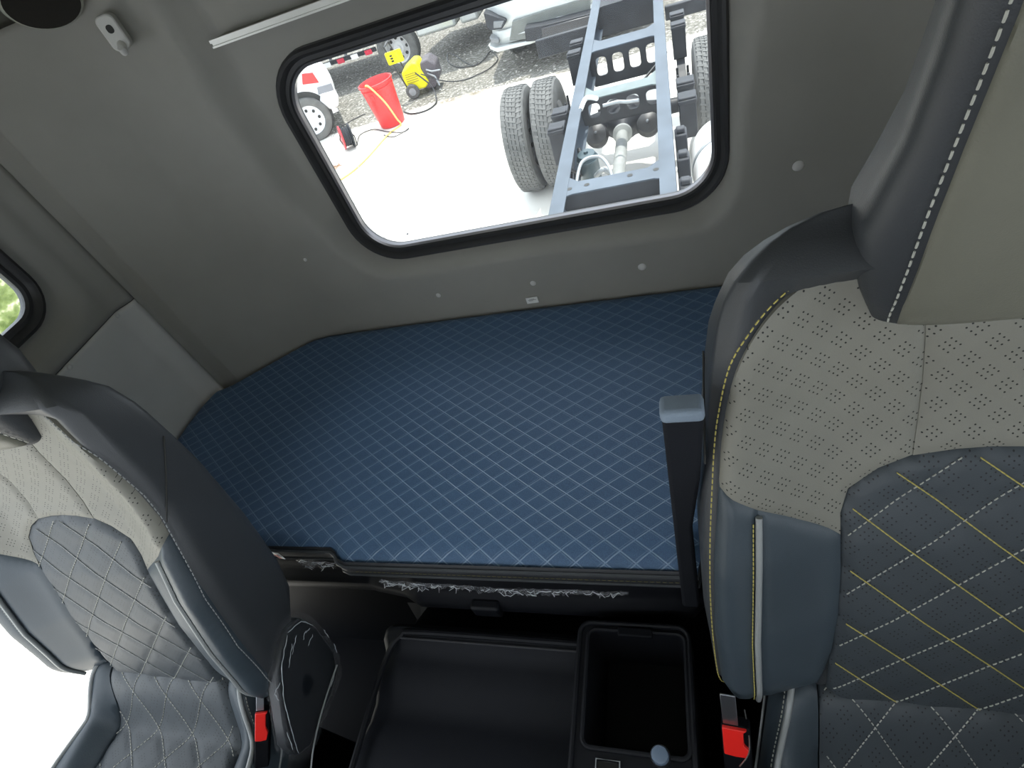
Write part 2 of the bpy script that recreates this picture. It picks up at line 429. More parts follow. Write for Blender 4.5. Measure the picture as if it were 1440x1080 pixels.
# side walls
LX = CX - 1.028
def side_wall(name, X, sgn, y0, y1, z0, z1, hole=None, rec=None, mat=M_WALL, depth=0.035, res=0.012):
    ys = np.arange(y0, y1 + 1e-6, (y1 - y0)/max(1, round((y1 - y0)/res))); zz = np.arange(z0, z1 + 1e-6, (z1 - z0)/max(1, round((z1 - z0)/res)))
    YY, ZZ = np.meshgrid(ys, zz, indexing='ij'); q = np.stack([YY.ravel(), ZZ.ravel()], 1)
    dep = np.zeros(len(q)); iw = np.zeros(len(q), bool)
    if hole:
        iw = pinside(q, hole); din = np.where(pinside(q, rec), pdist(q, rec), 0); e = pdist(q, hole)
        t = np.where(iw, 1, din/(din + e + 1e-6)); t = np.clip(t*1.2, 0, 1); dep = depth*t*t*(3 - 2*t)
    mb = MB(); n, m = YY.shape; iw = iw.reshape(n, m)
    vs = [(X - sgn*d + sgn*.026*float(sstep(.880, .925, a)), a, b) for (a, b), d in zip(q.tolist(), dep)]
    fs = [(i*m+j, (i+1)*m+j, (i+1)*m+j+1, i*m+j+1) for i in range(n-1) for j in range(m-1) if not (iw[i, j] or iw[i+1, j] or iw[i, j+1] or iw[i+1, j+1])]
    mb.add(vs, fs); o = mb.build(name, mat, ang=80); s = o.modifiers.new('s', 'SOLIDIFY'); s.thickness = 0.004; s.offset = 0
    return tag(o, kind='structure')
QW = rrect(0.46, 0.802, -0.455, -0.11, 0.075); QR = rrect(0.39, 0.876, -0.532, -0.030, 0.10)
side_wall('wall_left', LX, 1, 0.40, 0.931, -0.551, 0.02, QW, QR, depth=.042)
side_wall('trim_3', LX, 1, 0.40, 0.931, -1.60, -0.5535, mat=M_WALL2)
mb = MB(); mb.box((LX - 0.055, 0.40, -1.6), (LX - 0.046, 1.165, -0.47)); mb.box((LX - 0.055, 0.825, -0.49), (LX - 0.046, 1.165, 0.15)); mb.box((LX-.055, .40, -.09), (LX-.046, .83, .15)); mb.box((LX - 0.045, 0.385, -1.6), (LX + 0.006, 0.40, 0.02))
tag(mb.build('trim_4', M_SEAM, smooth=False), kind='structure')
def side_bead(poly, X, sgn, prof):
    o = bead(poly, prof); o.v = [(X - sgn*(y), x, z) for x, y, z in o.v]; return o
W3 = thing('window_2', None, None); tag(W3, kind='structure')
side_bead(resample(QW, .02), LX, 1, [(-.018, .055), (-.018, .038), (-.012, .034), (-.004, .034), (0, .026), (.008, .020), (.016, .024), (.018, .034), (.018, .055)]).build('gasket', M_RUB, W3, ang=30)
mb = MB(); mb.prism(QW, LX - .046, LX - .043, axis=0); mb.build('pane', M_GLASS2, W3, smooth=False)
# right side: wall with a door window
RX = CX + 1.028
side_wall('wall_right', RX, -1, -0.80, 0.931, -1.60, 0.02, rrect(-0.72, 0.32, -0.62, -0.07, 0.05), rrect(-0.77, 0.37, -0.67, -0.03, 0.06), res=0.025)
W4 = thing('window_3', None, None); tag(W4, kind='structure')
mb = MB(); mb.prism(rrect(-0.74, 0.34, -0.64, -0.05, 0.05), RX + .037, RX + .040, axis=0); mb.build('pane', M_GLASS2, W4, smooth=False)
# ceiling, raised in the middle
mb = MB(); nx, ny = 60, 60
xs = np.linspace(LX - .03, RX + .03, nx); ys = np.linspace(-0.78, 1.16, ny); vs = []
for x in xs:
    for y in ys:
        e = min(x - LX + .03, RX + .03 - x, (1.16 - y)); vs.append((x, y, 0.004 + 0.13*float(sstep(0, 0.30, e)) ))
mb.add(vs, [(i*ny+j, i*ny+j+1, (i+1)*ny+j+1, (i+1)*ny+j) for i in range(nx-1) for j in range(ny-1)])
CE = mb.build('ceiling', M_CEIL, ang=80); tag(CE, kind='structure'); s = CE.modifiers.new('s', 'SOLIDIFY'); s.thickness = 0.02; s.offset = 1
# front of the cab: header, pillars and the panel under the windscreen
mb = MB(); mb.box((LX, -0.82, 0.10), (RX, -0.76, 0.15)); mb.box((LX, -0.98, -0.5), (LX + .07, -0.78, 0.0)); mb.box((RX - .07, -0.98, -0.5), (RX, -0.78, 0.0)); mb.box((LX, -1.02, -1.6), (RX, -0.95, -0.5)); mb.box((LX, -.98, -.72), (RX, -.62, -.52))
tag(mb.build('wall_front', M_BLK, smooth=False, bevel=.01), kind='structure')
mb = MB(); mb.box((LX - .02, -1.0, -1.64), (RX, 1.16, -1.60)); tag(mb.build('floor', M_BLK, smooth=False), kind='structure')
# wall/headliner seam bead
# ------------------------------------------------------------------ small things on the walls
# curtain rail along the top of the rear wall
a, b = aty(297, 62, 1.10), aty(470, 0, 1.10)
cr = thing('curtain_rail', 'pale aluminium curtain rail along the top of the rear wall above the window', 'curtain rail', (-0.36, 1.10, a.z))
def loc(m, p): m.v = [(x - p[0], y - p[1], z - p[2]) for x, y, z in m.v]; return m
def cbuild(m, name, mat, root, **k):
    loc(m, root.location); return m.build(name, mat, root, **k)
zc = a.z
mb = MB(); mb.prism([(1.106, zc-.008), (1.098, zc-.008), (1.098, zc-.0045), (1.1025, zc-.0045), (1.1025, zc+.0005), (1.098, zc+.0005), (1.098, zc+.006), (1.106, zc+.006)], a.x, 0.12, axis=0)
cbuild(mb, 'rail', M_ALU, cr, smooth=False)
mb = MB(); mb.box((-.84, 1.106, zc-.006), (.11, 1.146, zc+.004)); cbuild(mb, 'mounting_strip', M_WALL, cr, smooth=False)
# coat hook on the left rear corner
ck = aty(158, 42, 1.062); fwd = Vector((0.55, -0.83, 0)).normalized(); side = Vector((0.83, 0.55, 0))
hk = thing('coat_hook', 'small grey plastic coat hook with a screw hole on the rear left corner', 'hook', tuple(ck))
def hookM(): return Matrix((( side.x, fwd.x, 0, 0), (side.y, fwd.y, 0, 0), (0, 0, 1, 0), (0, 0, 0, 1)))
HM = hookM()
mb = MB(); mb.prism([(x, z) for x, z in rrect(-.017, .017, -.034, .026, .012)], -0.028, 0.016, axis=1, M=HM); mb.build('hook_plate', M_WALL2, hk, bevel=.003)
mb = MB(); mb.prism(rrect(-.006, .006, -.004, .010, .0055), 0.0158, 0.0175, axis=1, M=HM); mb.build('screw_hole', M_SEAM, hk, bevel=0)
mb = MB(); mb.tube([HM @ Vector(p) for p in ((0, .008, -.022), (0, .024, -.030), (0, .036, -.034), (0, .042, -.026))], [.009, .008, .007, .006], 10); mb.build('hook_arm', M_WALL2, hk)
# trim clips / screw caps on the rear and side trim
def cap(px, py, lab, yw=1.1, r=0.0115, X=None, m=M_WALL2):
    p = atx(px, py, X) if X else aty(px, py, yw)
    nrm = (1, 0, 0) if X else (0, -1, 0)
    mb = MB(); mb.lathe([(r, -.002), (r, .0015), (r*.8, .005), (r*.4, .0065), (0.0004, .007)], (0, 0, 0), nrm, 20)
    o = mb.build('trim_clip', m); o.location = p; tag(o, lab, 'trim clip', 'round trim clips')
cap(1122, 232, 'round grey trim clip right of the rear window, beside the seat headrest', r=.0125)
cap(903, 374, 'round grey trim clip under the right part of the rear window')
cap(750, 397, 'round grey trim clip just above the white label', r=.009)
cap(617, 414, 'faint round trim clip under the left part of the rear window', r=.008)
cap(430, 364, 'faint round trim clip left of the lower window corner', r=.006)
cap(172, 411, 'small round trim clip just above the joint of the left side panels', X=LX + .012, r=.006)
cap(190, 428, 'small round trim clip just below the joint of the left side panels', X=LX + .012, r=.006)
cap(164, 444, 'faint trim clip on the lower left side panel near its top edge', X=LX, r=.006)
cap(97, 516, 'faint trim clip at the front end of the lower left side panel', X=LX, r=.007)
# white label where the wall meets the bed
p = aty(748, 421, 1.092)
M_LAB = plain('printed paper label', (0.72, 0.72, 0.7), 0.6, vary=0.03)
lb = thing('paper_label', 'small white printed label poking up between the rear wall and the bed', 'label', tuple(p))
mb = MB(); mb.box((-.0155, -.001, -.012), (.0155, .001, .0065)); mb.build('label_paper', M_LAB, lb, smooth=False)
mb = MB()
for k, (x0, x1) in enumerate(((-.006, .006), (-.010, .011), (-.008, .003))):
    x = x0
    while x < x1: mb.box((x, -.0014, .001 - k*.0026), (x + .0014, -.001, .0022 - k*.0026)); x += .0022
mb.build('print', M_SEAM, lb, smooth=False)
# reading lamp / speaker in the headliner corner
d = ray(58, 2); q = d*(1.02/d.y)
lp = thing('ceiling_lamp', 'dark oval lamp recessed in the headliner at the top left corner', 'lamp', tuple(q))
ax = Vector((0.35, -0.55, -0.75)).normalized()
mb = MB(); mb.lathe([(.060, .004), (.056, .0), (.050, -.004), (.05, -.012)][::1], (0, 0, 0), ax, 36); 
mb.build('lens', plain('smoked lamp lens', (0.02, 0.018, 0.015), 0.25, vary=.05), lp)
mb = MB(); mb.tube([ax*-.002 + (Vector((1, 0, 0)).cross(ax).normalized()*math.cos(t) + Vector((1, 0, 0)).cross(ax).normalized().cross(ax)*math.sin(t))*.060 for t in np.linspace(0, 2*PI, 40)[:-1]], .006, 8, closed=True)
mb.build('bezel', M_CEIL, lp)

# ================================================================== the sleeper bed
ZB_ = -0.875
bed = thing('sleeper_bed', 'navy lattice-quilted sleeper bed mattress under the rear window', 'bed', (CX, 0.74, ZB_))
left_out = [(-0.690, 0.386), (-0.708, 0.392), (-0.722, 0.408), (-0.735, 0.416), (-1.16, 0.418), (-1.372, 0.43), (-1.378, 0.55), (-1.378, 0.78), (-1.368, 0.86), (-1.352, 0.905), (-1.30, 0.927), (-1.25, 0.965), (-1.13, 1.052), (-1.085, 1.080), (-1.03, 1.092)]
right_out = [(0.32, 1.092), (0.38, 1.075), (0.59, 0.925), (0.655, 0.88), (0.665, 0.60), (0.665, 0.452), (0.02, 0.452), (-0.012, 0.440), (-0.024, 0.386)]
bo = left_out + right_out
def bed_surf(a, b): return (a, b, ZB_ + 0.004*math.sin(a*3)*math.sin(b*5))
def bed_disp(A, B, D):
    fr = np.exp(-((B - 0.386)/0.035)**2)*0.010*(A < -.03)
    return -fr + 0*A
mp_ = patch('mattress', bo, bed_surf, M_BED, bed, res=0.014, thick=0.030, drop=0.014, dw=0.014, disp=bed_disp, tdir=(0, 0, -1)); mp_.location = -bed.location
# side band under the cloth with piping and yellow thread
front = [(0.665, 0.452), (0.02, 0.452), (-0.012, 0.440), (-0.024, 0.386), (-0.690, 0.386), (-0.708, 0.392), (-0.722, 0.408), (-0.735, 0.416), (-1.16, 0.418), (-1.372, 0.43)]
fs_ = resample(front, 0.02, closed=False)
mb = MB(); k = 5; prof = [(.004, -.016), (-.004, -.024), (-.006, -.045), (.002, -.064), (.02, -.070)]
for i, (x, y) in enumerate(fs_): mb.v += [(x - CX, y + o - .74, z) for o, z in prof]
for i in range(len(fs_)-1):
    for j in range(k-1): mb.f.append((i*k+j, (i+1)*k+j, (i+1)*k+j+1, i*k+j+1)); mb.mi.append(0)
mb.build('side_band', M_BLKS if False else plain('black side cloth', (0.016, 0.017, 0.02), 0.6, 700, .0006, .1), bed)
mb = MB(); mb.tube([(x - CX, y - .74 - .004, -.022) for x, y in fs_], .0035, 8); mb.tube([(x - CX, y - .74 - .006, -.050) for x, y in fs_], .003, 8); mb.build('edge_piping', M_LEA, bed)
mb = MB(); dashes(mb, [(x - CX, y - .74 - .0058, -.036) for x, y in fs_[:70]], L=.006, gap=.004, r=.0004)
mb.build('stitching', plain('dull yellow thread', (.16, .14, .05), .7, vary=0), bed)
mb = MB(); pp = atz(392, 779, -.905)
lbl = thing('hang_tag', 'small white and red tag hanging from the bed edge by the left seat', 'tag', (-0.862, 0.404, -0.893))
mb = MB(); mb.add([(-.013, 0, .008), (.010, -.004, .010), (.014, -.006, -.012), (.002, -.004, -.011), (-.013, .0015, .008), (.010, -.0025, .010), (.014, -.0045, -.012), (.002, -.0025, -.011)], [(0, 1, 2, 3), (7, 6, 5, 4), (0, 4, 5, 1), (1, 5, 6, 2), (2, 6, 7, 3), (3, 7, 4, 0)]); mb.build('tag_paper', M_WHITE, lbl, smooth=False)
mb = MB(); mb.add([(-.008, -.0035, .005), (.006, -.0052, .005), (.009, -.0068, -.008), (.003, -.0056, -.009)], [(0, 1, 2, 3)]); mb.add([(-.008, -.0030, .005), (.006, -.0047, .005), (.009, -.0063, -.008), (.003, -.0051, -.009)], [(0, 1, 2, 3)]); mb.build('red_print', plain('faded red print', (0.6, 0.08, 0.07), .6, vary=0), lbl, smooth=False)

# padded upright board between the bed and the right seat
fb = thing('bed_side_board', 'narrow black cloth-covered board standing upright at the bed edge beside the right seat', 'board', (-0.03, 0.392, -0.96))
mb = MB(); mb.prism([(-.055, -1.0), (-.026, -1.0), (-.022, -.72), (-.006, -.60), (0.004, -.478), (-.039, -.478)], 0.374, 0.398, axis=1); loc(mb, fb.location)
mb.build('padded_panel', plain('black ribbed cloth', (0.007, 0.008, 0.011), 0.8, 600, .0008, .1, spec=.2), fb, bevel=.005, seg=3)
mb = MB(); mb.box((-.0405, 0.372, -.482), (0.005, 0.400, -.463)); loc(mb, fb.location); mb.build('top_edge', plain('worn blue cloth edge', (0.16, 0.20, 0.25), 0.8, 500, .001, .2), fb, bevel=.006, seg=3)

# bunk box below the mattress
bb = thing('bunk_base', 'black plastic storage base under the bed', 'bunk base', (CX, 0.7, -1.6))
def bbx(m, name, mat=M_BLK, **k): return cbuild(m, name, mat, bb, **k)
mb = MB(); mb.box((LX + .01, 0.45, -1.6), (RX - .01, 0.90, -0.948)); bbx(mb, 'storage_box', smooth=False)
# shaped step of the front panel
mb = MB(); pr = [(0.47, -0.949), (0.405, -0.953), (0.392, -0.965), (0.388, -0.985), (0.380, -1.000), (0.366, -1.012), (0.362, -1.035), (0.372, -1.06), (0.385, -1.10), (0.47, -1.10)]
xs_ = [-1.30, -0.72, -0.70, -0.62, -0.575, -0.56, -0.20, -0.04, 0.0, 0.60]; off = [0.04, 0.04, 0.035, 0.022, 0.0, 0.0, 0.0, 0.01, 0.06, 0.06]
R_ = [[(x, y + (o if y < .44 else 0), z - (min(o, .04)*.6 if y < .44 else 0)) for y, z in pr] for x, o in zip(xs_, off)]
mb.rings(R_); bbx(mb, 'front_panel', M_BLKS, bevel=0, ang=50)
mb = MB(); mb.box((-.455, .352, -1.045), (-.395, .375, -1.005)); bbx(mb, 'latch_tab', M_BLKS, bevel=.006, smooth=True)
mb = MB(); mb.lathe([(.006, 0), (.006, .004), (.003, .006)], (-.205, .372, -1.05), (0, -1, .2), 16); bbx(mb, 'screw', M_STEEL)
# plastic film hanging out under the mattress
def film(name, lab, pts, w0, seed, mat=M_FILM2, grp=None):
    rnd = random.Random(seed); rows = []; P = resample(pts, .006, closed=False)
    for i, p in enumerate(P):
        t = i/(len(P)-1); wd = w0(t); row = []
        for j in range(7):
            s = j/6; row.append((p[0] + rnd.uniform(-.003, .003), p[1] + rnd.uniform(-.004, .004)*(.4 + s) - .004*math.sin(i*.9 + j*1.3)*s, p[2] - wd*s + rnd.uniform(-.002, .002)))
        rows.append(row)
    mb = MB(); mb.v = [q for r in rows for q in r]; m = 7
    for i in range(len(rows)-1):
        for j in range(m-1):
            mb.f.append((i*m+j, (i+1)*m+j, (i+1)*m+j+1, i*m+j+1)); mb.mi.append(0)
    c = Vector(P[len(P)//2]); loc(mb, c); o = mb.build(name, mat, ang=25); o.location = c; tag(o, lab, 'plastic film', grp)
    mb = MB()
    for k in range(int(len(rows)*1.1)):
        i = rnd.randrange(len(rows) - 5); j = rnd.randrange(7); pts = []
        for q in range(rnd.randint(3, 6)):
            if i >= len(rows) or not 0 <= j < 7: break
            p = rows[i][j]; pts.append((p[0] - c[0], p[1] - c[1] - .003, p[2] - c[2])); i += rnd.choice((0, 1, 1)); j += rnd.choice((-1, 0, 1, 1))
        if len(pts) > 2: mb.tube(pts, [.0003] + [rnd.uniform(.0004, .0011) for _ in pts[2:]] + [.0003], 5)
    e = mb.build('film_creases', plain('film crease', (.42, .44, .46), .15, vary=0), o); e['kind'] = 'stuff'; return o
film('plastic_film', 'crumpled clear protective film hanging under the front edge of the bed', [(-0.63, .376, -.938), (-0.40, .372, -.944), (-0.14, .374, -.944)], lambda t: .006 + .018*abs(math.sin(t*7 + .6))*(1 if t < .95 else .2), 3)
film('plastic_film', 'clear film flap hanging from the bed beside the left seat', [(-0.84, .408, -.918), (-0.78, .406, -.925), (-0.715, .404, -.932)], lambda t: .048*(1 - t)**.8 + .003, 5)

# ================================================================== the two seats
# all seat shapes are in seat space: x = sideways from the seat's middle, y = depth (rearwards), z = height (cab coordinates of the left seat)
ZBt = [-1.06, -1.0, -.94, -.872, -.80, -.69, -.604, -.56, -.513, -.418, -.35, -.2, 0]; YBt = [.117, .125, .138, .158, .177, .218, .262, .285, .302, .322, .335, .36, .385]
ZW = [-.990, -.975, -.940, -.80, -.70, -.587, -.461, -.379, -.340, -.318, -.300, -.288, -.28]; HW = [.222, .252, .268, .277, .275, .262, .248, .234, .220, .202, .176, .145, .10]
ZR = [-.945, -.92, -.90, -.825, -.678, -.546, -.411, -.34, -.28]; YR = [.240, .285, .328, .365, .402, .428, .440, .440, .400]
WID = .025
def shx(p): return [(x + (WID if x > 0 else -WID) if abs(x) > .03 else x*1.6, y) for x, y in p]
def yb(z): return float(np.interp(z, ZBt, YBt))
def hw(z): return float(np.interp(z, ZW, HW)) + WID
def sarc(z):
    g = np.linspace(-.95, z, 24); y = np.interp(g, ZBt, YBt); return -.95 + float(np.sum(np.hypot(np.diff(g), np.diff(y))))*(1 if z > -.95 else -1)
SARC0 = sarc(-.664)
def rec(a, z):
    """how far the padding sinks behind the bolster ridge"""
    a = max(0, abs(a) - WID); R = float(np.interp(z, [-.95, -.80, -.64, -.45], [.032, .042, .054, .043])); k = min(1, max(0, (.243 - a)/.12)); k = .6*k + .4*k*k*(3 - 2*k)
    r = R*k + .030*float(sstep(.88, 1.04, a/(hw(z) - WID))) + .030*float(sstep(-.345, -.285, z))
    return r + .022*float(sstep(.90, .985, -z))*float(sstep(.10, .16, a))
def BS(a, z): return (a, yb(z) + rec(a, z), z)
def QD(pitch_a, pitch_s, s0, amp, arc, a0=0):
    """quilting: cushions between diamond seams"""
    def f(A, B, D):
        Sv = np.array([arc(b) for b in B]) - s0
        A = A - a0; p = A/pitch_a + Sv/pitch_s; q = A/pitch_a - Sv/pitch_s
        dp = np.abs(p - np.round(p)); dq = np.abs(q - np.round(q)); m = np.minimum(dp, dq)
        return amp*(1 - np.exp(-(m/0.11)**1.5)) - amp*0.3
    return f
def mir(poly): return [(-x, y) for x, y in poly][::-1]
ins_l = [(-.124, -1.03), (-.122, -.90), (-.116, -.80), (-.113, -.735), (-.114, -.66), (-.106, -.631), (-.077, -.607), (-.045, -.5925), (-.020, -.587)]
INSERT = ins_l + [(0.0, -.5855)] + mir(ins_l)
arc_l = [(-.106, -.631), (-.077, -.607), (-.045, -.5925), (-.043, -.555), (-.044, -.506), (-.050, -.452), (-.062, -.36)]
shoulder_l = spline([(-.106, -.360), (-.148, -.368), (-.190, -.391), (-.219, -.435), (-.236, -.509), (-.246, -.587)], 6) + [(-.207, -.62), (-.159, -.655), (-.114, -.685), (-.114, -.66)] + arc_l
centre_up = arc_l[:1:-1] + [(-.020, -.587), (0, -.5855), (.020, -.587)] + [(-x, y) for x, y in arc_l[2:]]
low_l_in = [(-.206, -.621), (-.159, -.655), (-.114, -.685), (-.113, -.735), (-.115, -.80), (-.120, -.87), (-.135, -.940), (-.168, -.968), (-.213, -.970), (-.214, -.803), (-.209, -.69)]
low_l_out = [(-.246, -.587), (-.206, -.621), (-.209, -.69), (-.214, -.803), (-.213, -.970), (-.246, -.960), (-.2610, -.925), (-.2650, -.80), (-.259, -.69)]
INSERT = shx(INSERT); shoulder_l = shx(shoulder_l); centre_up = shx(centre_up); low_l_in = shx(low_l_in); low_l_out = shx(low_l_out)
def ring_xy(w, y0, y1, z, n=44, e=3.2):
    yc, hy = (y0 + y1)/2, (y1 - y0)/2; out = []
    for k in range(n):
        t = 2*PI*k/n; c, s = math.cos(t), math.sin(t); out.append((w*abs(c)**(2/e)*(1 if c > 0 else -1), yc + hy*abs(s)**(2/e)*(1 if s > 0 else -1), z))
    return out
def cush_z(y): return -1.012 + 0.04*float(sstep(.20, -.25, y)) if False else -1.012
def seat(name, label, X, Y, thread, thread2, mats, wrap):
    root = thing(name, label, 'seat', (X, Y, -1.6), 'cab seats')
    L0 = (0, 0, -1.6); A0 = -.019
    lea, blu, perf, quilt, taupe = mats
    def B(m, nm, mat, parent=None, **k):
        loc(m, L0); return m.build(nm, mat, parent or root, **k)
    def PT(nm, poly, surf, mat, **k):
        o = patch(nm, poly, (lambda a, b: tuple(np.array(surf(a, b)) - np.array(L0))), mat, root, **k); return o
    # ---- backrest shell
    zz = [-.994, -.986, -.968, -.935, -.86, -.80, -.74, -.68, -.62, -.56, -.50, -.44, -.40, -.37, -.345, -.325, -.31, -.298, -.288, -.281]
    R_ = []
    for z in zz:
        yr = float(np.interp(z, ZR, YR)); r = ring_xy(hw(z), yb(z) + .012 + .040*float(sstep(-.345, -.28, z)) + .03*float(sstep(.945, .995, -z)), yr, z, n=88, e=6.5)
        if z < -.35: r = [(x, max(y, yb(z) + rec(x, z) + .009) if y < yr - .03 else y, z) for x, y, z in r]
        R_.append([(x, y, z_ - .55*max(0, y - .345)*float(sstep(-.47, -.35, z))) for x, y, z_ in r])
    mb = MB(); mb.rings(R_); o = B(mb, 'backrest', lea)
    uvb = lambda a, b: (a, sarc(b) - SARC0)
    PT('back_insert', INSERT, BS, quilt, res=.0065, thick=.03, drop=.008, dw=.007, uvf=uvb, disp=QD(.0925, .087, SARC0, .0024, sarc, A0))
    for s, nm in ((1, 'l'), (-1, 'r')):
        P = (lambda q: q) if s == 1 else mir
        PT('shoulder_panel', P(shoulder_l), BS, perf, res=.008, thick=.02, drop=.005, dw=.006, uvf=uvb)
        PT('bolster_panel', P(low_l_in), BS, blu, res=.008, thick=.02, drop=.005, dw=.006, uvf=uvb)
        PT('side_panel', P(low_l_out), BS, blu, res=.008, thick=.02, drop=.005, dw=.006, uvf=uvb)
    PT('upper_panel', centre_up, BS, perf, res=.008, thick=.02, drop=.004, dw=.005, uvf=uvb)
    # piping on the bolsters and thread along the seams
    def onb(pts, lift=.0): return [(a, yb(z) + rec(a, z) - lift, z) for a, z in pts]
    for s in (1, -1):
        pl = resample(shx([(s*-.206, -.624), (s*-.209, -.69), (s*-.214, -.803), (s*-.213, -.967)]), .012, False)
        mb = MB(); mb.tube(onb(pl, .001), .0040, 10); B(mb, 'piping', M_PIPE)
        mb = MB(); mb.tube([(s*(hw(z) + .0008), y, z) for y, z in ((.300, -.562), (.325, -.545), (.355, -.523), (.385, -.500), (.405, -.484))], .0013, 6); B(mb, 'side_seam', M_SEAM)
    th = MB(); th2 = MB(); th3 = MB()
    for s in (1, -1):
        sm = spline(shx([(s*.108, -.352), (s*.150, -.359), (s*.196, -.384), (s*.226, -.430), (s*.243, -.506), (s*.2535, -.587), (s*.264, -.69), (s*.268, -.80), (s*.265, -.92), (s*.251, -.964)]), 8)
        dashes(th3, [(a, yb(z) + rec(a, z) + .004, z) for a, z in sm], L=.0052, gap=.0030, r=.0008)
        pl = resample(shx([(s*-.2125, -.628), (s*-.2155, -.69), (s*-.2205, -.803), (s*-.2195, -.962)]), .012, False)
        dashes(th3, onb(pl, .0), L=.004, gap=.0025, r=.0007)
    # quilt stitching over the insert
    PI_ = np.array(INSERT); zgrid = np.linspace(-1.02, -.57, 140); sg = np.array([sarc(z) for z in zgrid]) - SARC0
    for sgn, M_ in ((1, th), (-1, th2)):
        for k in range(-9, 10):
            pts = []
            for z, s_ in zip(zgrid, sg):
                a = A0 + .0925*(k + sgn*s_/.087)
                if abs(a) > .16: pts.append(None); continue
                q = np.array([[a, z]]); ok = pinside(q, PI_)[0] and pdist(q, PI_)[0] > .004
                pts.append((a, yb(z) + rec(a, z) + .0006, z) if ok else None)
            run = []
            for p_ in pts + [None]:
                if p_ is None:
                    if len(run) > 3: dashes(M_, run, L=.0052 if sgn == -1 else .004, gap=.0012 if sgn == -1 else .0034, r=.0008)
                    run = []
                else: run.append(p_)
    B(th2, 'stitching', thread)
    B(th, 'stitching', thread2); B(th3, 'stitching', thread)
    # ---- headrest: a broad block that grows out of the shoulders
    HZ = [-.435, -.418, -.385, -.345, -.315, -.285, -.24, -.18, -.10, -.04, .0, .025, .038]
    HWd = [.085, .101, .113, .124, .128, .122, .112, .107, .104, .100, .094, .08, .05]
    HWd = [h + WID for h in HWd]
    HF = [.362, .346, .338, .334, .332, .330, .326, .320, .313, .311, .318, .332, .350]
    HR = [.42, .425, .435, .448, .46, .468, .470, .468, .460, .45, .44, .43, .41]
    HK = [0, 0, 0, .04, .12, .22, .3, .34, .36, .36, .36, .36, .36]
    R_ = [[(x*(1 - k_*max(0, (y - f_)/(r_ - f_) - .15)), y, z) for x, y, z in ring_xy(w_, f_, r_, z, e=4.2, n=56)] for z, w_, f_, r_, k_ in zip(HZ, HWd, HF, HR, HK)]
    mb = MB(); mb.rings(R_); B(mb, 'headrest', lea)
    def HS(a, z):
        w_ = float(np.interp(z, HZ, HWd)); f_ = float(np.interp(z, HZ, HF)); return (a, f_ - .006 + .012*(abs(a)/w_)**4, z)
    pad = [(-.070, -.421), (-.082, -.417), (-.084, -.390), (-.082, -.31), (-.078, -.24), (-.074, -.16), (-.072, -.08), (-.068, -.02), (-.05, 0), (0, .004)]
    pad = shx(pad)
    PT('headrest_pad', pad + [(-x, y) for x, y in pad[::-1]][1:] + [(0, -.4225)], HS, taupe, res=.009, thick=.02, drop=.004, dw=.005)
    mb = MB()
    for s in (1, -1):
        dashes(mb, [(s*(abs(a) + .0075), HS(abs(a) + .0075, z)[1] + .0052, z) for a, z in spline(pad[1:8], 6)], L=.0060, gap=.0035, r=.0009)
    B(mb, 'stitching', M_WHT)
    # ---- cushion: two bolsters and a quilted middle
    CZ = -1.050
    def cw(y): return float(np.interp(y, [-.30, -.2, 0, .12, .20, .26], [.270, .278, .252, .220, .200, .190])) + WID
    def crec(a, y):
        u = max(0, abs(a) - WID); c = cw(y) - WID; r = .0
        ridge = .034*float(sstep(.138, .185, u))
        r = -ridge*(1 - float(sstep(.10, .19, y))*.8) - .100*float(sstep(.075, .175, y))*(1 - float(sstep(.15, .24, u))*.6) + .06*float(sstep(.80, 1.02, u/c))**1.4 + .05*float(sstep(-.22, -.31, y))
        return r
    def CS(a, y): return (a, y, CZ - crec(a, y))
    ys_ = [-.315, -.305, -.28, -.2, -.1, 0, .08, .13, .16, .19, .22, .25]
    R_ = []
    for y in ys_:
        c = cw(y)*(.93 if y < -.31 else 1); zt = CZ - .014 + .03*float(sstep(.10, .20, y)) - .05*float(sstep(-.22, -.31, y)); zb = CZ - .16 + (.03 if y < -.3 else 0)
        R_.append([(p[0], y, p[1]) for p in ring_xy(c, zb, zt, 0, e=3.6)])
    mb = MB(); mb.rings(R_); B(mb, 'seat_cushion', lea)
    ic = [(-.130, .262), (-.131, .20), (-.136, .12), (-.144, .03), (-.150, -.08), (-.152, -.2), (-.15, -.27), (-.10, -.29), (0, -.295)]
    ic = shx(ic); cushp = ic + [(-x, y) for x, y in ic[::-1]][1:]
    carc = lambda b: b
    PT('cushion_insert', cushp, CS, quilt, res=.0075, thick=.02, drop=.009, dw=.008, tdir=(0, 0, -1), disp=QD(.0915, .096, .139, .0034, carc, -.001))
    PCu = np.array(cushp); yg = np.linspace(-.29, .26, 150); th = MB()
    for sgn in (1, -1):
        for k in range(-9, 10):
            run = []
            for y in yg:
                a = -.001 + .0915*(k + sgn*(y - .139)/.096); q = np.array([[a, y]])
                ok = abs(a) < .19 and pinside(q, PCu)[0] and pdist(q, PCu)[0] > .004
                if ok: run.append((a, y, CZ - crec(a, y) - .0006))
                if (not ok or y == yg[-1]) and run:
                    if len(run) > 3: dashes(th, run, L=.0042, gap=.0032, r=.0008, off=(0, 0, .0008))
                    run = []
    B(th, 'stitching', M_WHT)
    bol = [(-.132, .25), (-.133, .20), (-.138, .12), (-.146, .03), (-.152, -.08), (-.154, -.2), (-.152, -.285), (-.24, -.285), (-.258, -.2), (-.258, -.08), (-.242, .02), (-.214, .11), (-.192, .19), (-.182, .24)]
    bol = shx(bol)
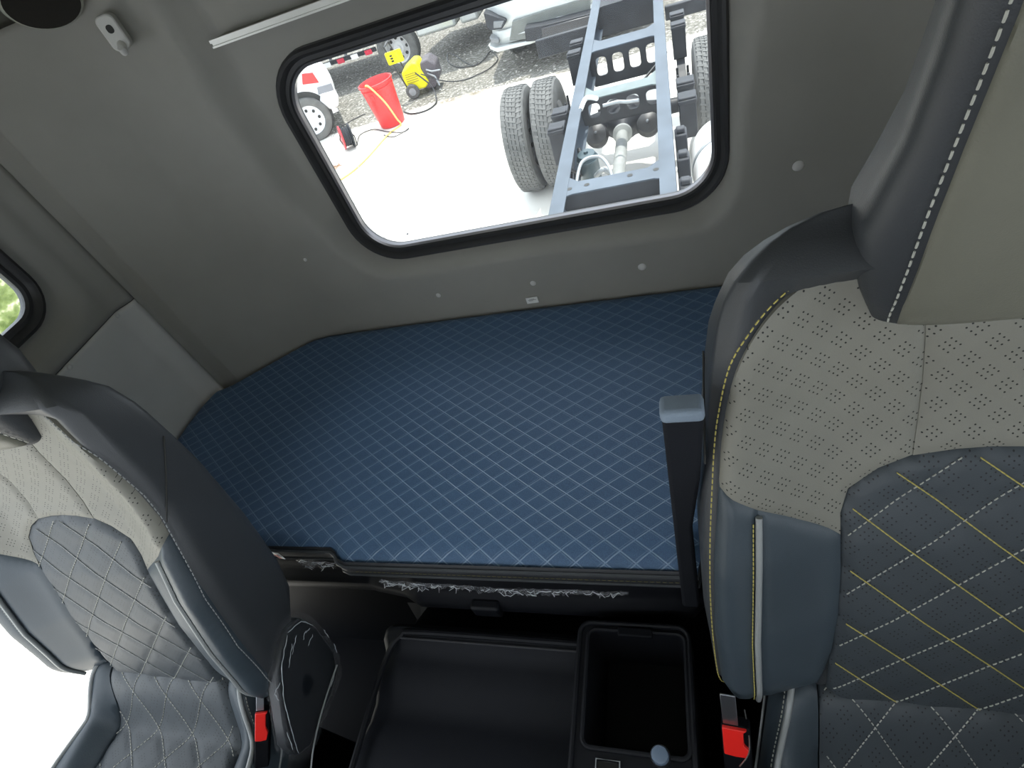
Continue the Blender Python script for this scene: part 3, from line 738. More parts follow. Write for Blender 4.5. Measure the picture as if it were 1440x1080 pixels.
    for s in (1, -1):
        PT('cushion_bolster', bol if s == 1 else mir(bol), CS, blu, res=.010, thick=.03, drop=.006, dw=.008, tdir=(0, 0, -1))
        pc = spline(shx([(s*-.158, .25), (s*-.163, .20), (s*-.174, .15), (s*-.200, .07), (s*-.214, -.04), (s*-.216, -.2)]), 8)
        mb = MB(); mb.tube([(a, y, CZ - crec(a, y) + .0015) for a, y in pc], .0045, 10); B(mb, 'piping', M_PIPE)
        pc2 = spline(shx([(s*-.188, .24), (s*-.200, .18), (s*-.218, .11), (s*-.244, .01), (s*-.262, -.08), (s*-.264, -.2)]), 8)
        mb = MB(); mb.tube([(a, y, CZ - crec(a, y) - .003) for a, y in pc2], .0018, 8); B(mb, 'edge_piping', M_PIPE)
        mb = MB(); dashes(mb, [(a - s*.008, y, CZ - crec(a - s*.008, y)) for a, y in pc], L=.004, gap=.003, r=.0008, off=(0, 0, .0008)); B(mb, 'stitching', M_WHT)
    # ---- base under the cushion
    mb = MB(); mb.box((-.20, -.24, -1.6), (.20, .16, -1.205)); B(mb, 'seat_base', M_BLK, bevel=.02)
    return root, B
E1 = (M_LEA, M_LEAB, M_PERF, M_QUILT, M_TAUPE)
SR, BR = seat('cab_seat', 'right-hand seat, nearest, black and taupe leather with yellow diamond stitching', 0.286, 0.075, M_YEL, M_WHT, E1, False)
SL, BL = seat('cab_seat', 'left-hand seat, black and pale grey with grey diamond stitching, plastic-wrapped side', -1.060, 0.0, M_PIPE, M_WHT, E1, True)
SL['group'] = SR['group'] = 'cab seats'

# ================================================================== between the seats
ec = thing('engine_cover', 'black ribbed engine cover between the seats, with a ridge along its rear edge', 'engine cover', (-0.42, 0.1, -1.6))
mb = MB(); prof = [(-.62, -1.10), (-.3, -1.055), (.02, -1.052), (.13, -1.056), (.16, -1.068), (.19, -1.070), (.215, -1.058), (.262, -1.054), (.285, -1.050), (.300, -1.030), (.318, -1.028), (.330, -1.045), (.345, -1.12), (.40, -1.16), (.435, -1.22), (.435, -1.60), (-.62, -1.60)]
mb.rings([[(x, y, z if z < -1.2 else z - d_) for y, z in prof] for x, d_ in ((-.72, .22), (-.685, .10), (-.655, .03), (-.635, .006), (-.60, 0), (-.235, 0))])
cbuild(mb, 'cover_shell', M_MAT, ec, ang=50)
mb = MB(); mb.tube(spline([(-.637, -.25, -1.05), (-.634, .1, -1.045), (-.628, .25, -1.043), (-.60, .300, -1.028), (-.55, .309, -1.025), (-.24, .309, -1.025)], 8), .006, 8); cbuild(mb, 'edge_trim', M_BLKS, ec)
mb = MB(); mb.tube([(-.60, .296, -1.026), (-.24, .296, -1.026)], .0016, 6); cbuild(mb, 'seam_line', M_PIPE if False else plain('grey seam', (0.045, 0.045, 0.05), .4, vary=0), ec)
co = thing('centre_console', 'black plastic console box with an open storage bin, beside the right seat', 'console', (-0.14, 0.1, -1.6))
x0, x1, y0, y1, zt = -.234, -.044, -.22, .342, -1.0
# walls of the box with an open bin
po = rrect(x0, x1, y0, y1, .02); pb = rrect(-.216, -.053, .150, .328, .014, 8)
def frame_mesh(z, out_drop, bin_depth):
    m = MB(); n = len(po); no = resample(po, .004); 
    pts = [Vector(p) for p in po] + [Vector(p) for p in pb]
    vs, es, fs, a_, b_, c_ = geometry.delaunay_2d_cdt(pts, [(n + i, n + (i+1) % len(pb)) for i in range(len(pb))], [list(range(n))], 1, 1e-6)
    Q = np.array([(v[0], v[1]) for v in vs]); C = np.array([Q[list(f)].mean(0) for f in fs]); ins = pinside(C, pb)
    m.add([(p[0], p[1], z) for p in Q], [f for f, i in zip(fs, ins) if not i])
    m.add([(p[0], p[1], z) for p in po] + [(p[0] + (.0), p[1], z - out_drop) for p in po], [(i, (i+1) % n, n + (i+1) % n, n + i) for i in range(n)])
    k = len(pb); cx, cy = np.mean(pb, 0)
    m.add([(p[0], p[1], z) for p in pb] + [(cx + (p[0] - cx)*.90, cy + (p[1] - cy)*.92, z - bin_depth) for p in pb], [(i, k + i, k + (i+1) % k, (i+1) % k) for i in range(k)] + [tuple(range(k, 2*k))])
    return m
m = frame_mesh(zt, .60, .16); cbuild(m, 'console_body', M_BLKS, co, ang=35)
mb = MB(); mb.tube([(x, y, zt + .001) for x, y in pb], .004, 8, closed=True); cbuild(mb, 'bin_rim', M_BLKS, co)
mb = MB(); mb.tube([(x, y, zt + .0005) for x, y in resample(rrect(x0 + .003, x1 - .003, y0, y1 - .003, .02), .02)], .0045, 8, closed=True); cbuild(mb, 'edge_rim', M_BLKS, co)
mb = MB(); mb.box((-.165, .318, zt - .004), (-.105, .334, zt + .006)); cbuild(mb, 'lid_catch', M_BLK, co, bevel=.003)
mb = MB(); mb.box((-.190, .095, zt - .004), (-.158, .135, zt + .0015)); cbuild(mb, 'switch_slot', plain('deep black insert', (.004, .004, .005), .3, vary=0), co, bevel=.001)
mb = MB(); mb.tube([(-.192, .092, zt + .002), (-.192, .137, zt + .002), (-.156, .137, zt + .002), (-.156, .092, zt + .002)], .0012, 6); cbuild(mb, 'slot_frame', M_PIPE, co)
q = atz(928, 1062, -.985)
mb = MB(); mb.lathe([(.013, -.02), (.013, .002), (.0115, .006), (.008, .0075), (.0004, .0078)], q, (0, 0, 1), 24); cbuild(mb, 'knob', plain('blue grey knob', (.12, .16, .22), .35, vary=.05), co)
mb = MB(); mb.lathe([(.0145, -.02), (.0148, -.006), (.0135, -.002)], q, (0, 0, 1), 24, cap=False); cbuild(mb, 'knob_collar', M_STEEL, co)

# ---- belt buckles, recliner covers
def buckle(root, P, ez, face, w_, h_):
    """belt buckle: ez runs along its length towards the tongue, face is the side with the red button"""
    ez = Vector(ez).normalized(); fy = -Vector(face); fy = (fy - ez*fy.dot(ez)).normalized(); ex = fy.cross(ez)
    P = Vector(P) - Vector(root.location); M = Matrix(((ex[0], fy[0], ez[0], P[0]), (ex[1], fy[1], ez[1], P[1]), (ex[2], fy[2], ez[2], P[2]), (0, 0, 0, 1)))
    a, b = w_/2, h_/2
    mb = MB(); mb.prism(rrect(-a*1.12, a*1.12, -b - .055, b + .001, .004), .002, .022, axis=1, M=M); mb.build('buckle_housing', M_BLK, root, bevel=.002)
    mb = MB(); mb.prism([(-a, -b), (-a*.1, -b*1.05), (a*.8, -b), (a*1.02, -b*.45), (a*.62, -b*.1), (a*.62, b*.8), (a*.9, b), (-a, b)], -.003, .006, axis=1, M=M); o = mb.build('release_button', M_RED, root, bevel=.0012); o['label'] = 'red release button of the belt buckle'
    mb = MB(); mb.prism([(-a*.95, b*1.02), (a*.25, b*1.02), (a*.2, b + .05), (-a*1.0, b + .05)], .004, .0065, axis=1, M=M); mb.build('belt_tongue', M_STEEL, root, bevel=.0006)
buckle(SR, atz(1035, 1043, -.965), (0, .55, .83), (-.1, -.8, .6), .034, .046)
buckle(SL, atz(368, 1021, -.975), (.12, .72, .68), (.55, -.45, .7), .022, .052)
# wires and bright guide beside the right seat
mb = MB(); a = [atz(x, y, -.955) for x, y in ((1047, 998), (1051, 1020), (1054, 1045), (1052, 1062), (1040, 1078))]; mb.tube(spline(a, 6), .0009, 6); o = mb.build('belt_wire', M_STEEL, SR); o.location = -SR.location
# recliner cover of the left seat, wrapped in film
CV = LXc = -0.752
def pl(px, py, X=-0.752): return atx(px, py, X)
cov = [pl(*p) for p in ((424, 868), (446, 882), (470, 915), (476, 945), (468, 975), (452, 1012), (438, 1050), (420, 1064), (406, 1050), (400, 1015), (396, 985), (390, 950), (394, 915), (404, 885))]
cp = [(v.y, v.z) for v in cov]
mb = MB(); mb.prism(cp, -.030, 0, axis=0); loc(mb, (0.752, 0, 0)); o = mb.build('recliner_cover', plain('glossy black plastic', (0.010, 0.012, 0.015), 0.35, 0, vary=.1, spec=.3), SL, bevel=.006, seg=3); o.location = -SL.location
def wrap_film():
    rnd = random.Random(11); P = spline(cp, 6, closed=True); c = np.mean(P, 0); rings = []
    for k, (sc_, dx) in enumerate(((1.07, -.026), (1.075, -.012), (1.055, .002), (1.0, .007), (.93, .0055), (.80, .0045), (.62, .0042), (.4, .004), (.18, .004))):
        r = []
        for i, p in enumerate(P):
            j = rnd.uniform(-1, 1)*(.0025 if k < 5 else .0006); v = c + (np.array(p) - c)*(sc_ + rnd.uniform(-.008, .008)*(k < 5)); r.append((-.752 + dx + j, v[0], v[1]))
        rings.append(r)
    m = MB(); m.rings(rings, cap=False); return m
mb = wrap_film(); o = mb.build('wrapping_film', M_FILM, SL, ang=20); o.location = -SL.location
# crinkled creases of the film: thin rolled folds
mb = MB(); rnd = random.Random(5)
for x0_, y0_, x1_, y1_ in ((404, 893, 396, 935), (396, 930, 399, 985), (424, 873, 405, 890), (424, 873, 440, 880), (417, 893, 411, 920), (411, 905, 406, 940), (430, 886, 426, 900), (440, 892, 433, 908), (436, 883, 430, 890), (399, 985, 408, 1020), (408, 1020, 420, 1060), (404, 1030, 412, 1055), (394, 960, 386, 975), (386, 975, 392, 985), (474, 935, 466, 965), (470, 905, 474, 918), (455, 885, 463, 897)):
    n_ = 6; mb.tube([Vector(pl(x0_ + (x1_ - x0_)*i/n_ + rnd.uniform(-.7, .7), y0_ + (y1_ - y0_)*i/n_ + rnd.uniform(-.7, .7), -.742)) for i in range(n_+1)], [.0003] + [rnd.uniform(.0004, .0009) for _ in range(n_-1)] + [.0003], 5)
o = mb.build('film_creases', plain('film crease', (.42, .44, .46), .15, vary=0), SL); o.location = -SL.location; o['kind'] = 'stuff'
mb = MB(); mb.tube(spline([pl(474, 935, -.738), pl(462, 970, -.738), pl(450, 1010, -.738), pl(441, 1050, -.738), pl(437, 1085, -.738)], 6), .0016, 8); o = mb.build('edge_piping', M_PIPE, SL); o.location = -SL.location

# ================================================================== outdoors
GZ = -2.40
def m_ground():
    m, nt, b = new_mat('pale concrete', (.62, .6, .55), .9, .2)
    x, y, z = sep(nt, coord(nt)); big = noise(nt, .8, 5); med = noise(nt, 6, 5)
    c1 = ramp(nt, big, [(.35, (.56, .53, .47)), (.62, (.70, .68, .63))])
    st = noise(nt, 1.3, 6); band = ((y - 7.0) / .7).cl() * S(nt, st)
    c3 = mixcol(nt, ((band - .34) * 4.0).cl() * .9, c1, (.13, .105, .07)); nt.links.new(c3, b.inputs['Base Color']); bump(nt, b, med, .01, .2); return m
M_CONC = m_ground()
def m_gravel():
    m, nt, b = new_mat('grey gravel', (.3, .29, .26), .95, .2)
    vo = nt.nodes.new('ShaderNodeTexVoronoi'); vo.inputs['Scale'].default_value = 38; nt.links.new(coord(nt), vo.inputs['Vector'])
    hs = nt.nodes.new('ShaderNodeSeparateColor'); nt.links.new(vo.outputs['Color'], hs.inputs[0])
    c = ramp(nt, hs.outputs[0], [(.0, (.07, .068, .06)), (.4, (.15, .145, .128)), (.8, (.22, .212, .19)), (1, (.45, .44, .41))])
    f = noise(nt, .9, 4); c2 = mixcol(nt, S(nt, f) * .5, c, (.19, .175, .145)); nt.links.new(c2, b.inputs['Base Color'])
    bump(nt, b, vo.outputs['Distance'], .012, .6); return m
M_GRAV = m_gravel()
rnd = random.Random(3)
edge = [(x, 7.66 + .10*math.sin(x*1.7) + rnd.uniform(-.04, .04)) for x in np.arange(-14, 14.01, .35)]
mb = MB(); mb.add([(-14, -8, GZ), (14, -8, GZ)] + [(x, y, GZ) for x, y in edge[::-1]], [tuple(range(2 + len(edge)))]); tag(mb.build('ground_concrete', M_CONC, smooth=False), kind='structure')
mb = MB(); mb.add([(x, y, GZ - .004) for x, y in edge] + [(14, 30, GZ - .004), (-14, 30, GZ - .004)], [tuple(range(2 + len(edge)))]); tag(mb.build('ground_gravel', M_GRAV, smooth=False), kind='structure')
# scattered stones on the gravel, nobody could count them
mb = MB(); rnd = random.Random(9)
for i in range(1500):
    x = rnd.uniform(-6.5, 2.2); y = rnd.uniform(7.5, 11.5) if i % 5 else rnd.uniform(7.3, 7.8); s = rnd.uniform(.008, .024)
    vs = [(x + s*math.cos(t)*rnd.uniform(.7, 1.2), y + s*math.sin(t)*rnd.uniform(.7, 1.2), GZ) for t in np.linspace(0, 2*PI, 6)[:-1]]; top = (x, y, GZ + s*rnd.uniform(.5, .9))
    mb.add(vs + [top], [(j, (j+1) % 5, 5) for j in range(5)])
tag(mb.build('gravel_stones', plain('pale stones', (.45, .43, .38), .9, vary=.4, vs=30), smooth=False), 'loose pale stones scattered over the gravel yard', 'gravel', kind='stuff')
# grass bank seen through the small left window
def m_grass():
    m, nt, b = new_mat('sunlit grass', (.3, .4, .1), .9, .2); f = noise(nt, 5, 6); f2 = noise(nt, .6, 3)
    c = ramp(nt, f, [(.35, (.05, .075, .012)), (.5, (.13, .165, .05)), (.62, (.38, .36, .25))]); nt.links.new(c, b.inputs['Base Color']); bump(nt, b, f, .1, .8); return m
mb = MB(); G = 24
for i in range(G):
    for j in range(G):
        x = -6.4 - i*.5; y = -3 + j*.38; mb.v.append((x, y, GZ - .12 + .10*i + .12*math.sin(i*1.3 + j*.8) + .1*math.sin(j*1.7)))
mb.f = [(i*G+j, i*G+j+1, (i+1)*G+j+1, (i+1)*G+j) for i in range(G-1) for j in range(G-1)]; mb.mi = [0]*len(mb.f)
tag(mb.build('grass_bank', m_grass()), kind='structure')

M_TYRE = plain('dusty tyre rubber', (.115, .115, .110), .85, 60, .004, .25, vs=14)
M_FRAME = plain('blue grey frame paint', (.074, .092, .114), .5, 0, vary=.2, vs=5, spec=.3)
M_FRD = plain('dark frame paint', (.026, .028, .033), .5, 0, vary=.25, vs=9, spec=.3)
M_RIM = plain('grey wheel rim', (.30, .31, .33), .5, vary=.15)
M_GRM = plain('greenish grey member', (.12, .15, .15), .5, vary=.2)
def place(mb, name, mat, root, **k): return cbuild(mb, name, mat, root, **k)
def wheel(root, c, R, W_, ax=(1, 0, 0), blocks=60, rim=.56, holes=8, rm=None, face=1, flat=False):
    """tyre with ribs and a dished rim; wheel > tyre, rim"""
    c = Vector(c); h = W_/2; g = R*.018
    prof = [(R*rim, -h*.78), (R*.70, -h*.98), (R*.86, -h), (R*.95, -h*.92), (R*.985, -h*.78)]
    for k in range(5):
        a0 = -h*.74 + k*h*.296; prof += [(R, a0), (R, a0 + h*.24), (R - g, a0 + h*.255), (R - g, a0 + h*.285)]
    prof += [(R*.985, h*.78), (R*.95, h*.92), (R*.86, h), (R*.70, h*.98), (R*rim, h*.78)]
    mb = MB(); mb.lathe(prof, c, ax, 56, cap=False)
    # tread block cuts
    A = Vector(ax).normalized(); u = A.cross(Vector((0, 0, 1))).normalized(); v = A.cross(u)
    t = place(mb, 'wheel', M_TYRE, root, ang=30)
    mb = MB()
    for k in range(blocks):
        th = 2*PI*k/blocks
        for s in (-1, 1):
            p = c + (u*math.cos(th) + v*math.sin(th))*(R*.988) + A*(s*h*.80); q = c + (u*math.cos(th+.03) + v*math.sin(th+.03))*(R*1.003) + A*(s*h*.42)
            mb.bar(p, q, R*.035, R*.02, up=(u*math.cos(th) + v*math.sin(th)))
    for k in range(blocks):
        th = 2*PI*(k+.5)/blocks; p = c + (u*math.cos(th) + v*math.sin(th))*(R*1.0) + A*(-h*.36); q = c + (u*math.cos(th+.05) + v*math.sin(th+.05))*(R*1.0) + A*(h*.36)
        mb.bar(p, q, R*.03, R*.016, up=(u*math.cos(th) + v*math.sin(th)))
    loc(mb, tuple(root.location)); o = mb.build('tread', M_TYRE, t, smooth=False)
    mb = MB(); f = face
    if flat: mb.lathe([(R*(rim+.02), f*h*.80), (R*rim, f*h*.80), (R*(rim-.05), f*h*.55), (R*.22, f*h*.60), (R*.12, f*h*.68), (.001, f*h*.70)], c, ax, 40, cap=False)
    else: mb.lathe([(R*(rim+.02), f*h*.80), (R*rim, f*h*.80), (R*(rim-.05), f*h*.60), (R*(rim-.06), -f*h*.2), (R*.30, -f*h*.05), (R*.25, f*h*.12), (R*.13, f*h*.14), (R*.12, f*h*.34), (.001, f*h*.36)], c, ax, 40, cap=False)
    loc(mb, tuple(root.location)); r = mb.build('rim', rm or M_RIM, t)
    mb = MB()
    for k in range(holes):
        th = 2*PI*k/holes; p = c + (u*math.cos(th) + v*math.sin(th))*(R*rim*.68) + A*(f*h*.57 if flat else -f*h*.135)
        mb = MB(); mb.lathe([(R*.072, -f*.01), (R*.072, f*.012)], p, A, 14)
        loc(mb, tuple(root.location)); mb.build('rim_vent', M_SEAM, t)
    return t
CH = thing('truck_chassis', 'bare blue-grey ladder chassis with twin rear wheels behind the cab', 'chassis', (-.357, 4.2, GZ))
RZ = -1.52; xl, xr = -.695, -.020
for s, x in ((1, xl), (-1, xr)):
    mb = MB(); mb.prism([(x, RZ), (x + s*.084, RZ), (x + s*.084, RZ - .008), (x + s*.009, RZ - .008), (x + s*.009, RZ - .195), (x + s*.084, RZ - .195), (x + s*.084, RZ - .203), (x, RZ - .203)], 1.3, 7.6, axis=1); place(mb, 'frame_rail', M_FRAME, CH, smooth=False)
def xm(name, y0_, y1_, z0_, z1_, mat, web=True, holes=0, gus=.12, arch=0):
    """cross member: top flange flaring to the rails, web facing the cab, oval lightening holes"""
    a_, b_ = xl + .012, xr - .012
    mb = MB(); pt = [(a_, y1_ + gus), (a_, y0_ - gus*.3), (a_ + .10, y0_), (b_ - .10, y0_), (b_, y0_ - gus*.3), (b_, y1_ + gus), (b_ - .13, y1_), (a_ + .13, y1_)]
    mb.prism(pt, z1_ - .008, z1_, axis=2); o = place(mb, name, mat, CH, smooth=False)
    if web:
        m2 = MB(); Wd = b_ - a_ - .1; H = z1_ - z0_; outline = [(a_ + .05, z0_), (b_ - .05, z0_), (b_ - .02, z1_ - .009), (a_ + .02, z1_ - .009)]
        if holes:
            hs_ = [rrect(a_ + .07 + Wd*(i + .14)/holes, a_ + .07 + Wd*(i + .78)/holes, z0_ + H*.26, z0_ + H*.80, min(.03, H*.2), 4) for i in range(holes)]
            pts = [Vector(p) for p in outline]; ed = []
            for h_ in hs_:
                n0 = len(pts); pts += [Vector(p) for p in h_]; ed += [(n0 + i, n0 + (i+1) % len(h_)) for i in range(len(h_))]
            vs, es, fs, *_ = geometry.delaunay_2d_cdt(pts, ed, [[0, 1, 2, 3]], 1, 1e-6); Q = np.array([(v[0], v[1]) for v in vs]); C = np.array([Q[list(f)].mean(0) for f in fs]); ins = np.zeros(len(C), bool)
            for h_ in hs_: ins |= pinside(C, h_)
            for yy in (y0_, y0_ + .008): m2.add([(p[0], yy, p[1]) for p in Q], [f for f, i in zip(fs, ins) if not i])
            for h_ in hs_: k = len(h_); m2.add([(p[0], y0_, p[1]) for p in h_] + [(p[0], y0_ + .02, p[1]) for p in h_], [(i, (i+1) % k, k + (i+1) % k, k + i) for i in range(k)])
        else: m2.prism(outline, y0_, y0_ + .008, axis=1)
        m2.box((a_ + .05, y0_, z0_ - .004), (b_ - .05, y0_ + .09, z0_ + .004)); loc(m2, tuple(CH.location)); m2.build('web', M_FRD, o, smooth=False)
    return o
c1_ = xm('cross_member', 2.84, 2.97, -1.62, RZ - .002, M_FRAME, gus=.14)
xm('cross_member', 4.16, 4.30, -1.72, -1.535, M_GRM, holes=4, gus=.22)
xm('cross_member', 5.12, 5.34, -1.80, RZ - .004, M_FRAME, holes=4, gus=.18)
xm('cross_member', 6.35, 6.62, -1.78, RZ - .004, M_FRD, gus=.16)
# holes on the near member's top flange
mb = MB()
for x, y in ((-.60, 2.90), (-.50, 2.91), (-.26, 2.92), (-.12, 2.93)): 
    mb = MB(); mb.lathe([(.016, 0), (.016, .0015)], (x, y, RZ - .002), (0, 0, 1), 16); loc(mb, tuple(CH.location)); mb.build('bolt_hole', M_SEAM, c1_)
# axle, differential, shafts
AY, AZ = 4.78, -1.97
mb = MB(); mb.lathe([(.05, -.75), (.06, -.35), (.085, -.20), (.15, -.10), (.165, 0), (.15, .10), (.085, .20), (.06, .35), (.05, .75)], (-.40, AY, AZ), (1, 0, 0), 24); mb.lathe([(.15, 0), (.14, .10), (.10, .17), (.06, .24), (.055, .30)], (-.40, AY - .05, AZ + .01), (0, -1, .06), 24); place(mb, 'rear_axle', M_FRD, CH)
mb = MB(); mb.lathe([(.075, 0), (.075, .03), (.045, .05), (.045, 2.9)], (-.40, 4.42, AZ + .03), (0, -1, .07), 20); place(mb, 'propeller_shaft', plain('dusty steel tube', (.26, .27, .26), .6, vary=.2), CH)
for s, x in ((1, -.80), (-1, .085)):
    mb = MB()
    for k in range(6):
        L_ = .85 - k*.12; mb.add(*(lambda pts: (pts, [(i, i+2, i+3, i+1) for i in range(0, len(pts)-2, 2)]))([p for t in np.linspace(-1, 1, 13) for p in ((x - .035, AY + t*L_, -1.80 - k*.014 - .10*(1 - t*t)*1.0 + .0), (x + .035, AY + t*L_, -1.80 - k*.014 - .10*(1 - t*t)))]))
        mb.box((x - .035, AY - L_, -1.812 - k*.014), (x + .035, AY - L_ + .02, -1.80 - k*.014))
    for dy in (-.08, .08): mb.tube([(x - .04, AY + dy, -1.72), (x - .04, AY + dy, -2.02)], .01, 6); mb.tube([(x + .04, AY + dy, -1.72), (x + .04, AY + dy, -2.02)], .01, 6)
    place(mb, 'leaf_spring', M_FRD, CH)
    for yy in (3.86, 4.12, 5.35, 5.62):
        mb = MB(); mb.box((x - .055, yy, -1.83), (x + .055, yy + .035, -1.56)); mb.box((x - .055, yy + .10, -1.80), (x + .055, yy + .13, -1.60)); mb.box((x - .06, yy - .01, -1.60), (x + .06, yy + .15, -1.575)); place(mb, 'spring_bracket', M_FRD, CH, bevel=.006)
for x in (-.60, -.20):
    mb = MB(); mb.lathe([(.03, -.16), (.06, -.13), (.078, -.10), (.088, -.05), (.092, -.04), (.092, -.02), (.085, -.01), (.078, .03), (.03, .05), (.012, .052), (.012, .058)], (x, 4.42, AZ + .06), (0, -.75, .66), 28); t = place(mb, 'brake_chamber', M_RUB, CH)
    mb = MB(); mb.lathe([(.012, .058), (.011, .064), (.001, .066)], (x, 4.42, AZ + .06), (0, -.75, .66), 12); loc(mb, tuple(CH.location)); mb.build('centre_bolt', M_STEEL, t)
mb = MB(); mb.lathe([(.062, -.20), (.068, -.18), (.068, -.02), (.060, .0), (.055, .012), (.015, .016), (.012, .03), (.001, .031)], (-.555, 3.44, -1.60), (0, -.12, 1), 28); mb.lathe([(.068, -.02), (.072, -.02), (.072, -.035), (.068, -.035)], (-.555, 3.44, -1.60), (0, -.12, 1), 28); place(mb, 'air_dryer', plain('dark teal canister', (.035, .06, .07), .35, vary=.1), CH)
M_PIP = plain('grey pipes', (.28, .30, .31), .35, vary=.1)
for pts, r_, m_ in (
    ([(-.62, 2.3, -1.70), (-.60, 2.75, -1.68), (-.52, 2.86, -1.67), (-.2, 2.80, -1.66), (-.10, 2.84, -1.66)], .011, M_PIP), ([(-.64, 2.1, -1.73), (-.56, 2.72, -1.70), (-.40, 2.76, -1.69), (-.12, 2.77, -1.69)], .011, M_PIP),
    ([(-.60, 3.08, -1.62), (-.56, 3.25, -1.55), (-.46, 3.30, -1.56), (-.40, 3.22, -1.60), (-.38, 3.12, -1.66)], .010, M_PIP), ([(-.66, 3.9, -1.6), (-.65, 3.5, -1.62), (-.64, 3.25, -1.66), (-.62, 3.0, -1.66)], .010, M_RUB),
    ([(-.46, 3.95, -1.52), (-.36, 3.98, -1.53), (-.30, 3.97, -1.54), (-.22, 3.95, -1.54)], .012, M_PIP), ([(-.62, 4.0, -1.53), (-.58, 4.1, -1.50), (-.50, 4.02, -1.49)], .016, M_WHITE), ([(-.66, 3.3, -1.6), (-.60, 3.45, -1.72), (-.62, 3.6, -1.62)], .014, M_RUB),
    ([(-.02, 4.9, -1.60), (-.3, 4.7, -1.75), (-.58, 4.6, -1.8)], .010, M_RUB), ([(-.50, 3.3, -1.68), (-.44, 3.26, -1.63), (-.40, 3.3, -1.7)], .016, M_PIP)):
    mb = MB(); mb.tube(spline(pts, 8), r_, 8); place(mb, 'pipe', m_, CH)
mb = MB(); mb.box((-.50, 2.42, -1.90), (-.22, 2.74, -1.74)); mb.box((-.24, 2.5, -1.86), (-.18, 2.7, -1.76)); place(mb, 'battery_box', M_FRD, CH, bevel=.02)
mb = MB(); mb.lathe([(.07, 0), (.07, .12)], (-.53, 2.45, -1.85), (0, 0, 1), 20); place(mb, 'horn', M_PIP, CH)
# bracket plates between rail and tank, tank itself
for y in (2.75, 3.05, 3.35): 
    mb = MB(); mb.box((-.01, y, -1.80), (.06, y + .11, -1.56)); mb.box((.0, y + .02, -1.56), (.05, y + .07, -1.53)); place(mb, 'valve_block', M_FRD, CH, bevel=.008)
mb = MB(); mb.lathe([(.02, -.01), (.13, 0), (.185, .04), (.195, .10), (.195, 1.0), (.185, 1.06), (.13, 1.10), (.02, 1.11)], (.27, 2.42, -1.74), (0, 1, 0), 40); t = place(mb, 'white_tank', M_WHITE, CH)
for y in (2.75, 3.2):
    mb = MB(); mb.lathe([(.197, 0), (.200, 0), (.200, .03), (.197, .03)], (.27, y, -1.74), (0, 1, 0), 40); loc(mb, tuple(CH.location)); mb.build('tank_strap', M_PIP, t)
for x, f in ((-1.26, -1), (-1.005, 1), (.27, -1), (.505, 1)): wheel(CH, (x, AY, AZ), .43, .215, face=f)
# tail of the frame: a dark plate with holes and a bolt-on beam reaching out left
mb = MB(); mb.box((-.66, 7.2, -1.80), (-.06, 7.24, -1.30)); t = place(mb, 'rear_plate', M_FRD, CH)
mb = MB()
for x, z, r_ in ((-.5, -1.5, .05), (-.25, -1.45, .03), (-.38, -1.62, .02), (-.2, -1.6, .06)): 
    mb = MB(); mb.lathe([(r_, 0), (r_, .004)], (x, 7.199, z), (0, -1, 0), 20); loc(mb, tuple(CH.location)); mb.build('plate_hole', M_WHITE, t)
mb = MB(); mb.box((-1.28, 6.22, -1.79), (-.70, 6.28, -1.62)); place(mb, 'side_bar', M_FRD, CH, bevel=.01); mb = MB(); mb.box((-.01, 6.3, -1.79), (.75, 6.37, -1.67)); place(mb, 'side_bar', M_FRD, CH, bevel=.01)

# ---- silver truck facing the cab, only its lower front is in view
SY = 8.15
st = thing('silver_truck', 'silver pickup truck front with headlight and black lower grille, at the top of the window', 'truck', (-1.2, SY + 2, GZ))
M_SIL = plain('silver paint', (.50, .52, .51), .25, vary=.02, metal=.2)
def sfx(px, py, y=SY): v = aty(px, py, y); return (v.x, v.z)
mb = MB(); z_ = lambda h: GZ + h
prof_x = [-2.26, -2.20, -2.05, -1.6, -1.2, -.8, -.35, -.20, -.14]; bulge = [.22, .08, 0, -.05, -.07, -.05, 0, .08, .22]
R_ = []
for x, bgl in zip(prof_x, bulge): R_.append([(x, SY + bgl, z_(.50)), (x, SY - .02 + bgl, z_(.58)), (x, SY + bgl, z_(.78)), (x, SY + .03 + bgl, z_(.95)), (x, SY + .25 + bgl, z_(1.10)), (x, SY + .9, z_(1.22)), (x, SY + 4.5, z_(1.25)), (x, SY + 4.5, z_(.5))])
mb.rings(R_); place(mb, 'body', M_SIL, st, ang=50)
mb = MB(); mb.rings([[(x, SY - .06 + b_, z_(.36)), (x, SY - .10 + b_, z_(.44)), (x, SY - .06 + b_, z_(.52)), (x, SY + .15 + b_, z_(.52)), (x, SY + .15 + b_, z_(.36))] for x, b_ in ((-2.22, .16), (-2.1, .03), (-1.85, 0), (-1.3, -.03), (-.6, 0), (-.3, .03), (-.18, .16))]); place(mb, 'bumper', M_SIL, st, ang=50)
def front_poly(pxs, name, mat, d0=-.012, d1=.06, parent=None):
    mb = MB(); mb.prism([sfx(*p) for p in pxs], SY - .10 + d0, SY + d1, axis=1); loc(mb, tuple(st.location)); return mb.build(name, mat, parent or st, bevel=.008, smooth=True)
M_LAMP = plain('headlight glass', (.16, .17, .18), .12, vary=.1)
hl = front_poly([(682, 14), (712, 24), (714, 27), (708, 37), (692, 39), (687, 35)], 'headlight', M_FRD)
front_poly([(696, 26), (711, 25), (707, 35), (696, 36)], 'reflector', M_LAMP, -.018, .0, hl)
front_poly([(690, 49), (703, 51), (704, 57), (694, 57)], 'fog_light', M_LAMP)
front_poly([(722, 27), (770, 10), (830, -8), (832, 40), (790, 48), (760, 50), (718, 54)], 'grille', plain('grey grille plastic', (.14, .15, .14), .5, vary=.1), .0, .05)
front_poly([(742, 30), (765, 26), (835, 8), (836, 30), (766, 46), (744, 48)], 'winch_bumper', M_FRD, -.20, .0)
